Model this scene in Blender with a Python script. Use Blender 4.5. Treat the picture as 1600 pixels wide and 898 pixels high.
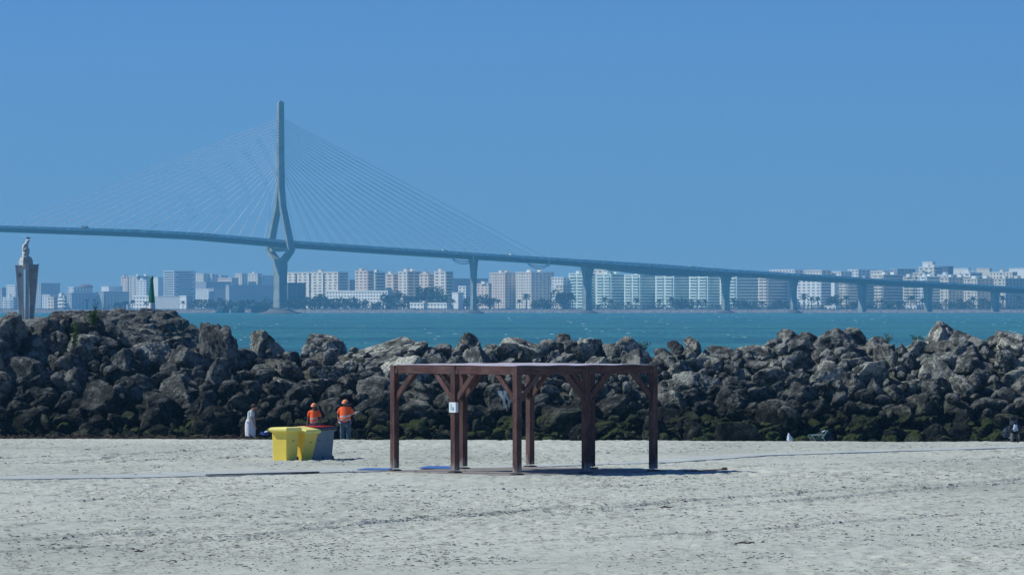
import bpy, bmesh, math, random
import numpy as np
from mathutils import Vector, Matrix, noise as mn
R = math.radians
random.seed(7)
rng = np.random.default_rng(7)
scene = bpy.context.scene
C = scene.collection
for o in list(bpy.data.objects): bpy.data.objects.remove(o)

# ------------------------------------------------------------------ camera
F = 8000.0; HZ = 479.0; CH = 6.0            # focal length in photo pixels, horizon row, eye height
cam_d = bpy.data.cameras.new('camera'); cam = bpy.data.objects.new('camera', cam_d); C.objects.link(cam)
cam_d.sensor_width = 36.0; cam_d.lens = F/1600*36.0
cam_d.clip_start = 1.0; cam_d.clip_end = 30000
cam.location = (0, 0, CH); cam.rotation_euler = (R(90)+math.atan((HZ-449)/F), 0, 0)
scene.camera = cam
scene.render.resolution_x = 1024; scene.render.resolution_y = 574

# ------------------------------------------------------------------ light
SUNV = Vector((2.5, -0.40, -2.5)).normalized()          # direction the light travels
to_sun = -SUNV
sun_el = math.asin(to_sun.z)
world = bpy.data.worlds.new('World'); scene.world = world; world.use_nodes = True
nt = world.node_tree; nt.nodes.clear()
wo = nt.nodes.new('ShaderNodeOutputWorld'); bg = nt.nodes.new('ShaderNodeBackground')
sky = nt.nodes.new('ShaderNodeTexSky'); sky.sky_type = 'NISHITA'; sky.sun_disc = False
sky.sun_elevation = sun_el; sky.sun_rotation = math.atan2(to_sun.x, to_sun.y)
sky.air_density = 1.0; sky.dust_density = 0.0; sky.ozone_density = 3.0; sky.altitude = 1500
tint = nt.nodes.new('ShaderNodeMix'); tint.data_type = 'RGBA'; tint.blend_type = 'MULTIPLY'
tint.inputs[0].default_value = 1.0; tint.inputs[7].default_value = (0.32, 0.61, 1.17, 1)
nt.links.new(sky.outputs[0], tint.inputs[6]); nt.links.new(tint.outputs[2], bg.inputs[0])
bg.inputs[1].default_value = 0.075
nt.links.new(bg.outputs[0], wo.inputs[0])
sl = bpy.data.lights.new('sun', 'SUN'); sl.energy = 4.3; sl.angle = R(0.5); sl.color = (1.0, 0.99, 0.92)
so = bpy.data.objects.new('sun', sl); C.objects.link(so)
so.rotation_euler = SUNV.to_track_quat('-Z', 'Y').to_euler(); so.location = (0, 0, 300)
HAZE = 0.00010; HAZE_COL = (0.22, 0.61, 0.98, 1)
scene.view_settings.view_transform = 'Standard'; scene.view_settings.look = 'None'
scene.view_settings.exposure = 0.0; scene.view_settings.gamma = 1.0
scene.cycles.use_denoising = True
scene.cycles.volume_bounces = 1; scene.cycles.max_bounces = 6
scene.cycles.transparent_max_bounces = 8

def WX(px, d): return (px-800)/F*d
def WZ(py, d): return CH-(py-HZ)/F*d
def W(px, py, d): return Vector((WX(px, d), d, WZ(py, d)))

# ------------------------------------------------------------------ materials
MATS = {}
def nodes(name, rough=0.8, spec=0.3, metal=0.0):
    m = bpy.data.materials.new(name); m.use_nodes = True
    n = m.node_tree; b = n.nodes['Principled BSDF']
    b.inputs['Roughness'].default_value = rough
    b.inputs['Specular IOR Level'].default_value = spec
    b.inputs['Metallic'].default_value = metal
    return m, n, b
def N(n, t, **kw):
    x = n.nodes.new(t)
    for k, v in kw.items(): setattr(x, k, v)
    return x
def ramp(n, fac, stops):
    r = N(n, 'ShaderNodeValToRGB'); els = r.color_ramp.elements
    while len(els) > 1: els.remove(els[-1])
    els[0].position = stops[0][0]; els[0].color = (*stops[0][1], 1)
    for p, c in stops[1:]:
        e = els.new(p); e.color = (*c, 1)
    n.links.new(fac, r.inputs[0]); return r.outputs[0]
def noise(n, scale, detail=5, rough=.6, coord='Object', stretch=None):
    tc = N(n, 'ShaderNodeTexCoord'); out = tc.outputs[coord]
    if coord == 'Position':
        pass
    if stretch:
        mp = N(n, 'ShaderNodeMapping'); mp.inputs['Scale'].default_value = stretch
        n.links.new(out, mp.inputs[0]); out = mp.outputs[0]
    t = N(n, 'ShaderNodeTexNoise'); t.inputs['Scale'].default_value = scale
    t.inputs['Detail'].default_value = detail; t.inputs['Roughness'].default_value = rough
    n.links.new(out, t.inputs['Vector']); return t.outputs['Fac']
def bump(n, b, h, strength=.5, dist=.05):
    bp = N(n, 'ShaderNodeBump'); bp.inputs['Strength'].default_value = strength; bp.inputs['Distance'].default_value = dist
    n.links.new(h, bp.inputs['Height']); n.links.new(bp.outputs[0], b.inputs['Normal'])
def mix(n, fac, a, c, mode='MIX'):
    x = N(n, 'ShaderNodeMix', data_type='RGBA', blend_type=mode)
    if isinstance(fac, (int, float)): x.inputs[0].default_value = fac
    else: n.links.new(fac, x.inputs[0])
    for i, v in ((6, a), (7, c)):
        if isinstance(v, tuple): x.inputs[i].default_value = (*v, 1)
        else: n.links.new(v, x.inputs[i])
    return x.outputs[2]
def simple(name, col, rough=.8, var=.15, scale=6, spec=.3, metal=0, bmp=0, stretch=None, bd=.02):
    """a plain coloured surface with uneven wear"""
    if name in MATS: return MATS[name]
    m, n, b = nodes(name, rough, spec, metal)
    f = noise(n, scale, stretch=stretch)
    lo = tuple(c*(1-var) for c in col); hi = tuple(min(1, c*(1+var)) for c in col)
    n.links.new(ramp(n, f, [(.3, lo), (.7, hi)]), b.inputs['Base Color'])
    if bmp: bump(n, b, f, bmp, bd)
    MATS[name] = m; return m

# ------------------------------------------------------------------ mesh builder
class MB:
    def __init__(s): s.v = []; s.f = []; s.m = []
    def add(s, vs, fs, mi=0):
        k = len(s.v); s.v += [tuple(v) for v in vs]; s.f += [tuple(i+k for i in f) for f in fs]; s.m += [mi]*len(fs); return s
    def box(s, c, size, M=None, mi=0, taper=1.0):
        x, y, z = (q/2 for q in size); c = Vector(c)
        vs = [Vector((a*x*(taper if e > 0 else 1), b_*y*(taper if e > 0 else 1), e*z)) for e in (-1, 1) for b_ in (-1, 1) for a in (-1, 1)]
        if M is not None: vs = [M @ v for v in vs]
        return s.add([v+c for v in vs], [(0,2,3,1), (4,5,7,6), (0,1,5,4), (2,6,7,3), (0,4,6,2), (1,3,7,5)], mi)
    def loft(s, rings, mi=0, cap=True, smooth=False):
        k = len(rings[0]); vs = [p for r in rings for p in r]; fs = []
        for i in range(len(rings)-1):
            for j in range(k):
                fs.append((i*k+j, i*k+(j+1) % k, (i+1)*k+(j+1) % k, (i+1)*k+j))
        if cap: fs += [tuple(reversed(range(k))), tuple(range((len(rings)-1)*k, len(rings)*k))]
        return s.add(vs, fs, mi)
    def tube(s, p, q, r1, r2=None, n=8, mi=0):
        p, q = Vector(p), Vector(q); r2 = r1 if r2 is None else r2
        d = (q-p).normalized(); a = d.cross(Vector((0, 0, 1)) if abs(d.z) < .9 else Vector((1, 0, 0))).normalized(); b = d.cross(a)
        ring = lambda c, r: [c+(a*math.cos(2*math.pi*i/n)+b*math.sin(2*math.pi*i/n))*r for i in range(n)]
        return s.loft([ring(p, r1), ring(q, r2)], mi)
    def path(s, pts, r, n=6, mi=0):
        for a, b in zip(pts, pts[1:]): s.tube(a, b, r, r, n, mi)
        return s
    def ell(s, c, rx, ry, rz, M=None, mi=0, nu=14, nv=10, z0=-1.0):
        c = Vector(c); rings = []
        for i in range(nv+1):
            t = -math.pi/2*(-z0 if z0 > -1 else 1)+(math.pi/2+math.pi/2*(-z0 if z0 > -1 else 1))*i/nv
            r = max(math.cos(t), 1e-3)
            ring = [Vector((rx*r*math.cos(2*math.pi*j/nu), ry*r*math.sin(2*math.pi*j/nu), rz*math.sin(t))) for j in range(nu)]
            if M is not None: ring = [M @ v for v in ring]
            rings.append([v+c for v in ring])
        return s.loft(rings, mi)
    def build(s, name, mat, parent=None, smooth=False, loc=None, bevel=0):
        me = bpy.data.meshes.new(name); me.from_pydata(s.v, [], s.f)
        for m in (mat if isinstance(mat, (list, tuple)) else [mat]): me.materials.append(m)
        if len(s.m): me.polygons.foreach_set('material_index', s.m)
        if smooth: me.polygons.foreach_set('use_smooth', [True]*len(s.f))
        me.update()
        o = bpy.data.objects.new(name, me); C.objects.link(o)
        if parent is not None: o.parent = parent
        if loc is not None: o.location = loc
        if bevel:
            bv = o.modifiers.new('bevel', 'BEVEL'); bv.width = bevel; bv.segments = 2; bv.limit_method = 'ANGLE'
        return o
def tag(o, label=None, cat=None, group=None, kind=None):
    if label: o['label'] = label
    if cat: o['category'] = cat
    if group: o['group'] = group
    if kind: o['kind'] = kind
    return o
def empty(name, loc, rz=0, label=None, cat=None, group=None):
    o = bpy.data.objects.new(name, None); C.objects.link(o); o.location = loc; o.rotation_euler = (0, 0, rz); o.empty_display_size = .3
    return tag(o, label, cat, group)
def copy_tree(o, parent=None):
    c = o.copy(); C.objects.link(c)
    if parent is not None: c.parent = parent
    for ch in list(o.children): copy_tree(ch, c)
    return c
def np_grid(name, xs, ys, Z, mat, smooth=True):
    ny, nx = Z.shape; X, Y = np.meshgrid(xs, ys)
    co = np.stack([X, Y, Z], -1).reshape(-1, 3).astype(np.float32)
    i = np.arange(ny*nx).reshape(ny, nx)
    q = np.stack([i[:-1, :-1], i[:-1, 1:], i[1:, 1:], i[1:, :-1]], -1).reshape(-1, 4).astype(np.int32)
    me = bpy.data.meshes.new(name); me.vertices.add(len(co)); me.vertices.foreach_set('co', co.ravel())
    me.loops.add(q.size); me.loops.foreach_set('vertex_index', q.ravel())
    me.polygons.add(len(q)); me.polygons.foreach_set('loop_start', np.arange(0, q.size, 4, dtype=np.int32))
    me.polygons.foreach_set('use_smooth', np.full(len(q), smooth))
    me.update(calc_edges=True); me.materials.append(mat)
    o = bpy.data.objects.new(name, me); C.objects.link(o); return o
_tab = rng.random((256, 256))
def vnoise(x, y):
    xi = np.floor(x).astype(int); yi = np.floor(y).astype(int); fx = x-xi; fy = y-yi
    fx = fx*fx*(3-2*fx); fy = fy*fy*(3-2*fy)
    g = lambda a, b: _tab[a % 256, b % 256]
    return (g(xi, yi)*(1-fx)+g(xi+1, yi)*fx)*(1-fy)+(g(xi, yi+1)*(1-fx)+g(xi+1, yi+1)*fx)*fy
def fbm(x, y, o=4, g=.5):
    s = 0; a = 1; t = 0
    for k in range(o):
        s = s+a*(vnoise(x*2**k+17.3*k, y*2**k+5.1*k)-.5); t += a; a *= g
    return s/t

# ------------------------------------------------------------------ beach
def sand_base(x, y):
    z = np.interp(y, [-80, 60, 77, 110, 128, 137, 150, 156, 170, 180, 182.6, 184.2, 187, 205, 230, 400, 5010],
                     [3.0, 2.1, 1.98, 1.82, 1.715, 1.70, 1.43, 1.375, 1.285, 1.262, 1.245, 1.08, .86, .6, -1.5, -4, -5])
    w = np.clip((y-150)/25, 0, 1)*np.clip((230-y)/20, 0, 1)
    return z-w*np.clip(x, -25, 25)/18*.055
TRACKS = [  # tyre and cleat tracks: (px0, py0, px1, py1, width m)
    (-40, 850, 620, 808, .22), (340, 838, 700, 806, .18), (700, 806, 1240, 772, .2), (900, 795, 1640, 745, .2), (1100, 790, 1640, 752, .2),
    (-40, 826, 480, 800, .2), (-40, 728, 200, 712, .15), (180, 722, 560, 706, .15), (-20, 718, 420, 700, .18), (-40, 868, 560, 832, .16), (760, 850, 1640, 800, .16), (1180, 728, 1640, 712, .14), (540, 770, 1000, 758, .14), (-40, 790, 420, 772, .15)]
def px_ground(px, py):
    d = 130.0
    for _ in range(30):
        z = float(sand_base(np.array(0.), np.array(d))); d = d*.4+.6*F*(CH-z)/(py-HZ)
    return WX(px, d), d
def sand_height(X, Y):
    z = sand_base(X, Y)
    m = np.clip((Y-60)/10, 0, 1)*np.clip((188-Y)/6, 0, 1)
    patch = np.clip(fbm(X*.10+3, Y*.05+7, 3)*4+.55, 0, 1)
    z = z+m*(.05*fbm(X*.16, Y*.10, 3)+.11*patch*fbm(X*2.3, Y*.9, 4, .7)+.03*fbm(X*7, Y*3, 2))
    # footprints: scattered pits
    px_ = vnoise(X*2.3+40, Y*1.7+9); z = z-m*patch*.05*np.clip((px_-.74)*6, 0, 1)
    for (a, b, c, d, w) in TRACKS:
        x0, y0 = px_ground(a, b); x1, y1 = px_ground(c, d)
        L = math.hypot(x1-x0, y1-y0); ux, uy = (x1-x0)/L, (y1-y0)/L
        s = (X-x0)*ux+(Y-y0)*uy; t = -(X-x0)*uy+(Y-y0)*ux+.35*np.sin(s*.31+a)
        band = np.exp(-(t/w)**2)*np.clip(s, 0, 1)*np.clip(L-s, 0, 1)
        cle = .5+.5*np.sign(np.sin(s*19+2*fbm(s*.5, t*0+1., 2)))
        z = z+band*(-.035-.075*cle*np.clip(fbm(s*.2, t*0+a, 2)*3+.7, 0, 1))+.03*np.exp(-((np.abs(t)-w*1.7)/(w*.5))**2)*np.clip(s, 0, 1)*np.clip(L-s, 0, 1)
    # wind drift in front of the pergola pad
    z = z+.10*np.exp(-((Y-127.6-.3*np.sin(X))/1.1)**2)*np.clip((2.3-X)/1.0, 0, 1)*np.clip((X+4.6)/1.2, 0, 1)*(.7+.9*fbm(X*1.1, Y*.8, 3))
    return z
xs = np.concatenate([[-400, -200, -90, -50, -30], np.arange(-19.5, 19.5, .06), [22, 30, 50, 90, 200, 400]])
ys = np.concatenate([[-80, -20, 30, 60], np.arange(72, 100, .14), np.arange(100, 188.5, .17), [192, 196, 202, 215, 240, 300, 500, 1500, 5010]])
XX, YY = np.meshgrid(xs, ys)
m, n, b = nodes('sand', .95, .15)
pos = N(n, 'ShaderNodeNewGeometry').outputs['Position']
def pnoise(n, pos, scale, stretch=(1, 1, 1), detail=5, rough=.6):
    mp = N(n, 'ShaderNodeMapping'); mp.inputs['Scale'].default_value = stretch; n.links.new(pos, mp.inputs[0])
    t = N(n, 'ShaderNodeTexNoise'); t.inputs['Scale'].default_value = scale; t.inputs['Detail'].default_value = detail; t.inputs['Roughness'].default_value = rough
    n.links.new(mp.outputs[0], t.inputs['Vector']); return t.outputs['Fac']
big = ramp(n, pnoise(n, pos, .12, (1, .45, 1)), [(.34, (.40, .43, .37)), (.5, (.485, .515, .445)), (.66, (.53, .56, .485))])
fine = ramp(n, pnoise(n, pos, 3.2, (1, .55, 1), 6, .7), [(.34, (.70, .70, .68)), (.46, (1, 1, 1)), (.75, (1.06, 1.06, 1.06))])
col = mix(n, 1.0, big, fine, 'MULTIPLY')
spk = ramp(n, pnoise(n, pos, 9, (1, .30, 1), 4, .65), [(.55, (1, 1, 1)), (.62, (.50, .50, .47))])
spk = mix(n, 1.0, spk, ramp(n, pnoise(n, pos, 3.1, (1, .32, 1), 5, .7), [(.53, (1, 1, 1)), (.64, (.62, .61, .58))]), 'MULTIPLY')
zone = ramp(n, pnoise(n, pos, .22, (1, .5, 1), 3), [(.38, (0, 0, 0)), (.55, (1, 1, 1))])
col = mix(n, zone, col, mix(n, 1.0, col, spk, 'MULTIPLY'))
n.links.new(col, b.inputs['Base Color'])
bump(n, b, pnoise(n, pos, 14, (1, .6, 1), 5), .35, .04)
beach = np_grid('sand', xs, ys, sand_height(XX, YY), m); tag(beach, kind='structure')
def gz(x, y): return float(sand_base(np.array(float(x)), np.array(float(y))))

# ------------------------------------------------------------------ sea
m, n, b = nodes('sea_water', .22, .5)
pos = N(n, 'ShaderNodeNewGeometry').outputs['Position']
c = ramp(n, pnoise(n, pos, .006, (.25, 1, 1), 4), [(.38, (.014, .125, .125)), (.58, (.036, .20, .175))])
c2 = ramp(n, pnoise(n, pos, .11, (1, .12, 1), 4, .65), [(.35, (.75, .8, .85)), (.6, (1.15, 1.15, 1.1))])
n.links.new(mix(n, 1.0, c, c2, 'MULTIPLY'), b.inputs['Base Color'])
bump(n, b, pnoise(n, pos, .35, (1, .25, 1), 6, .7), 1.0, 1.1)
b.inputs['Roughness'].default_value = .35
seax = np.concatenate([[-3000, -1500, -900], np.arange(-620, 621, 4.0), [900, 1500, 3000]])
seay = np.concatenate([[196, 230, 300, 400, 500], np.arange(560, 1500, 3.0), np.arange(1500, 3000, 8.0), np.arange(3000, 5011, 30.)])
XX, YY = np.meshgrid(seax, seay)
Zs = .34*fbm(XX*.12+.04*YY, YY*.14, 3, .55)*1.6+.1*fbm(XX*.02, YY*.03, 2)
Zs[YY < 210] = 0
sea = np_grid('sea_water', seax, seay, Zs, m); tag(sea, kind='structure')
foam_m = simple('foam', (.50, .58, .60), .9, .08)
fm = MB()
for i in range(260):
    d = 620+4200*random.random()**1.3; x = random.uniform(-.105, .105)*d
    w = random.uniform(.15, .8)*(d/1500)**.35; h = random.uniform(.04, .12)*(d/1500)**.5; zz = .28
    tl = random.uniform(-.12, .12)*w
    zz = .12; pr = [(x-w, d+h, zz), (x-w*random.uniform(.2, .7), d+3*h, zz+h*random.uniform(.3, .9)), (x, d+4*h, zz+h+tl*.3), (x+w*.45, d+3*h, zz+h*.5), (x+w, d+h, zz)]
    bk = [(p[0]+random.uniform(-.2, .2), d-h*2, zz-.02) for p in pr]
    fm.add(pr+bk, [(k, k+1, k+6, k+5) for k in range(4)]+[(4, 3, 2, 1, 0)])
tag(fm.build('sea_foam', foam_m), 'scattered small whitecaps on the choppy teal bay water', 'sea foam', kind='stuff')

# ------------------------------------------------------------------ far shore
shore_y = 5000.0
m, n, b = nodes('far_land', .95, .1)
pos = N(n, 'ShaderNodeNewGeometry').outputs['Position']
n.links.new(ramp(n, pnoise(n, pos, .05), [(.4, (.12, .13, .10)), (.6, (.22, .21, .18))]), b.inputs['Base Color'])
g = MB()
g.add([(-3000, shore_y+13, 2.9), (3000, shore_y+13, 2.9), (3000, 7400, 3.4), (-3000, 7400, 3.4)], [(0, 1, 2, 3)])
tag(g.build('far_ground', m), kind='structure')
m, n, b = nodes('riprap', .95, .1)
pos = N(n, 'ShaderNodeNewGeometry').outputs['Position']
n.links.new(ramp(n, pnoise(n, pos, .5, (1, 1, 1.4), 6, .8), [(.38, (.09, .085, .08)), (.5, (.22, .21, .19)), (.6, (.42, .40, .36))]), b.inputs['Base Color'])
xs2 = np.arange(-620, 621, 1.6); ys2 = np.array([0, 2, 4, 6, 8, 10, 12, 13.5])+shore_y
XX, YY = np.meshgrid(xs2, ys2); ZZ = np.interp(YY-shore_y, [0, 10, 13.5], [-.6, 2.6, 2.95])+fbm(XX*.7, YY*.8, 3)*1.1
tag(np_grid('riprap_shore', xs2, ys2, ZZ, m, False), kind='structure')
prom = MB().box((0, shore_y+14.6, 3.3), (1300, .5, 1.1))
tag(prom.build('promenade_wall', simple('promenade_white', (.62, .62, .58), .9, .25, .3)), 'low pale wall along the far waterfront below the apartment blocks', 'wall')

MB_WHITE = simple('facade_white', (.86, .90, .84), .85, .06, .08)
MB_CREAM = simple('facade_cream', (.85, .81, .67), .85, .06, .08)
MB_PINK = simple('facade_pink', (.82, .70, .56), .85, .08, .08)
MB_GREEN = simple('facade_green', (.76, .90, .80), .85, .08, .08)
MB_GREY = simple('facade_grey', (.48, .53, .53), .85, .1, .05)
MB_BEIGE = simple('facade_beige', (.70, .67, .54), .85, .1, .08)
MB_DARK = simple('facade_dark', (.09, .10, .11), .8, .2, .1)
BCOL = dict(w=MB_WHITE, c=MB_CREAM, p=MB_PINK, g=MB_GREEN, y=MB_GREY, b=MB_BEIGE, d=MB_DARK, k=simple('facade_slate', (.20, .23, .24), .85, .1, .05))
GLASS = simple('window_glass', (.15, .18, .20), .25, .3, .2, spec=.6)
ROOFR = simple('red_roof', (.30, .13, .09), .9, .15, .3)
CW = [(-.6, .8), (.8, .6)]     # directions of the sunny and the shaded facade
def building(x0, xm, x1, ytop, d, col, style, label, cat='apartment block', ybase=None, group='buildings on the far shore'):
    if x0 < 432 and d >= 5180: d = min(7300, d+1500)
    if d < 5160 and 760 < x0 and ytop < 445: d = 5560-(x0-760)*.60
    s = F/d; zb = 2.5 if ybase is None else WZ(ybase, d)
    h = WZ(ytop, d)-zb; A = max((xm-x0)/s/.6, .6); B = max((x1-xm)/s/.8, .6)
    root = empty('apartment_building' if 'block' in cat else ('pavilion' if 'pavilion' in cat else 'building'), (WX(xm, d), d, zb), 0, label, cat, group)
    M = Matrix(((CW[1][0], CW[0][0], 0), (CW[1][1], CW[0][1], 0), (0, 0, 1)))      # local x along shaded face, y along sunny face
    def bx(mb, c, size): mb.box(M @ Vector(c), size, M)
    w = MB(); bx(w, (B/2, A/2, h/2), (B, A, h)); w.build('wall', BCOL[col], root)
    r = MB(); t = .5
    for (c, sz) in (((B/2, -.1, h+.45), (B+.5, .4, .9)), ((-.1, A/2, h+.45), (.4, A+.1, .9)), ((B/2, A+.1, h+.45), (B+.5, .4, .9)), ((B+.1, A/2, h+.45), (.4, A+.1, .9))): bx(r, c, sz)
    r.build('parapet', BCOL[col] if style != 'h' else ROOFR, root)
    rnd = random.Random(int(x0*13+ytop)); ns = max(1, int(round(h/3.1)))
    if style in 'abrv' and h > 12:
        for k in range(1 if B < 14 else 2):
            q = MB(); hw = rnd.uniform(3, 5); bx(q, (B*(.25+.45*k), A*rnd.uniform(.3, .6), h+1.6), (hw, hw*1.2, 3.2)); bx(q, (B*(.25+.45*k), A*.45, h+3.3), (hw+.4, hw*1.2+.4, .25))
            q.build('roof_hut', MB_WHITE if rnd.random() < .5 else BCOL[col], root)
        q = MB(); p = M @ Vector((B*rnd.uniform(.2, .8), A*.5, h)); q.tube(p, p+Vector((0, 0, rnd.uniform(4, 7))), .12); q.box(p+Vector((0, 0, 4)), (1.6, .1, .1)); q.build('antenna', MB_DARK, root)
    sh = h/ns; WIN = []
    def wx(q, c, size): WIN.append((c, size))
    for k in range(ns):
        zc = (k+.55)*sh; q = MB()
        if style == 'a':                                   # window and balcony strips split by solid piers
            nb = max(1, int(A/7))
            for j in range(nb): wx(q, (-.03, A*(j+.5)/nb, zc), (.3, A/nb*.5, sh*.36))
            nb = max(1, int(B/8))
            for j in range(nb): wx(q, (B*(j+.5)/nb, -.03, zc), (B/nb*.8, .3, sh*.45))
            q = MB(); bx(q, (B/2, -.7, k*sh+.35), (B*.94, 1.4, 1.1)); q.build('balcony', BCOL[col], root)
        elif style == 'b':                                 # deep horizontal balconies on both faces
            wx(q, (-.03, A*.27, zc+.25), (.3, A*.36, sh*.3)); wx(q, (-.03, A*.75, zc+.25), (.3, A*.36, sh*.3)); wx(q, (B/2, -.03, zc+.1), (B*.9, .3, sh*.5))
            q = MB(); bx(q, (-.7, A*.27, k*sh+.45), (1.4, A*.4, 1.2)); bx(q, (-.7, A*.75, k*sh+.45), (1.4, A*.4, 1.2)); bx(q, (B/2, -.7, k*sh+.45), (B*.92, 1.4, 1.2)); q.build('balcony', BCOL[col], root)
        elif style == 'v':                                 # small windows in columns, one recessed dark stack
            nb = max(2, int(A/4.5))
            for j in range(nb): wx(q, (-.03, A*(j+.5)/nb, zc), (.3, 1.7 if j != nb//2 else 3.2, sh*.45))
            nb = max(2, int(B/4.5))
            for j in range(nb): wx(q, (B*(j+.5)/nb, -.03, zc), (1.8, .3, sh*.42))
        elif style == 'r':                                 # slab with regular bays and gaps
            nb = max(2, int(A/9))
            for j in range(nb): wx(q, (-.03, A*(j+.5)/nb+rnd.uniform(-.6, .6), zc), (.3, A/nb*rnd.uniform(.35, .6), sh*.4))
            wx(q, (B/2, -.03, zc), (B*.7, .3, sh*.4))
        elif style in 'sh':                                # low building
            nb = max(2, int(A/5))
            for j in range(nb): wx(q, (-.03, A*(j+.5)/nb, zc), (.25, A/nb*.5, sh*.4))
            nb = max(2, int(B/5))
            for j in range(nb): wx(q, (B*(j+.5)/nb, -.03, zc), (B/nb*.5, .25, sh*.4))
        elif style == 'o':                                 # office with framed glazing and long dark strips
            wx(q, (-.03, A/2, zc+.1), (.3, A*.9, sh*.62)); wx(q, (B*(.45 if k % 2 else .55), -.03, zc), (B*.72, .3, sh*.35))
        if style == 'n': break
    WIN.sort(key=lambda w: -max(w[1][0], w[1][1])*w[1][2]); rest = MB()
    for k, (c, sz) in enumerate(WIN):
        if k < 98: q = MB(); bx(q, c, sz); q.build('window', GLASS, root)
        else: bx(rest, c, sz)
    if rest.v: tag(rest.build('window', GLASS, root), kind='stuff')
    if style == 'r' and A > 40:
        for j in (1, 2, 3):
            q = MB(); bx(q, (-.25, A*j/4, h/2), (.7, 1.6, h*.98)); q.build('dark_divider', MB_DARK, root)  # raised dark strips that divide the long facade
    return root

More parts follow.
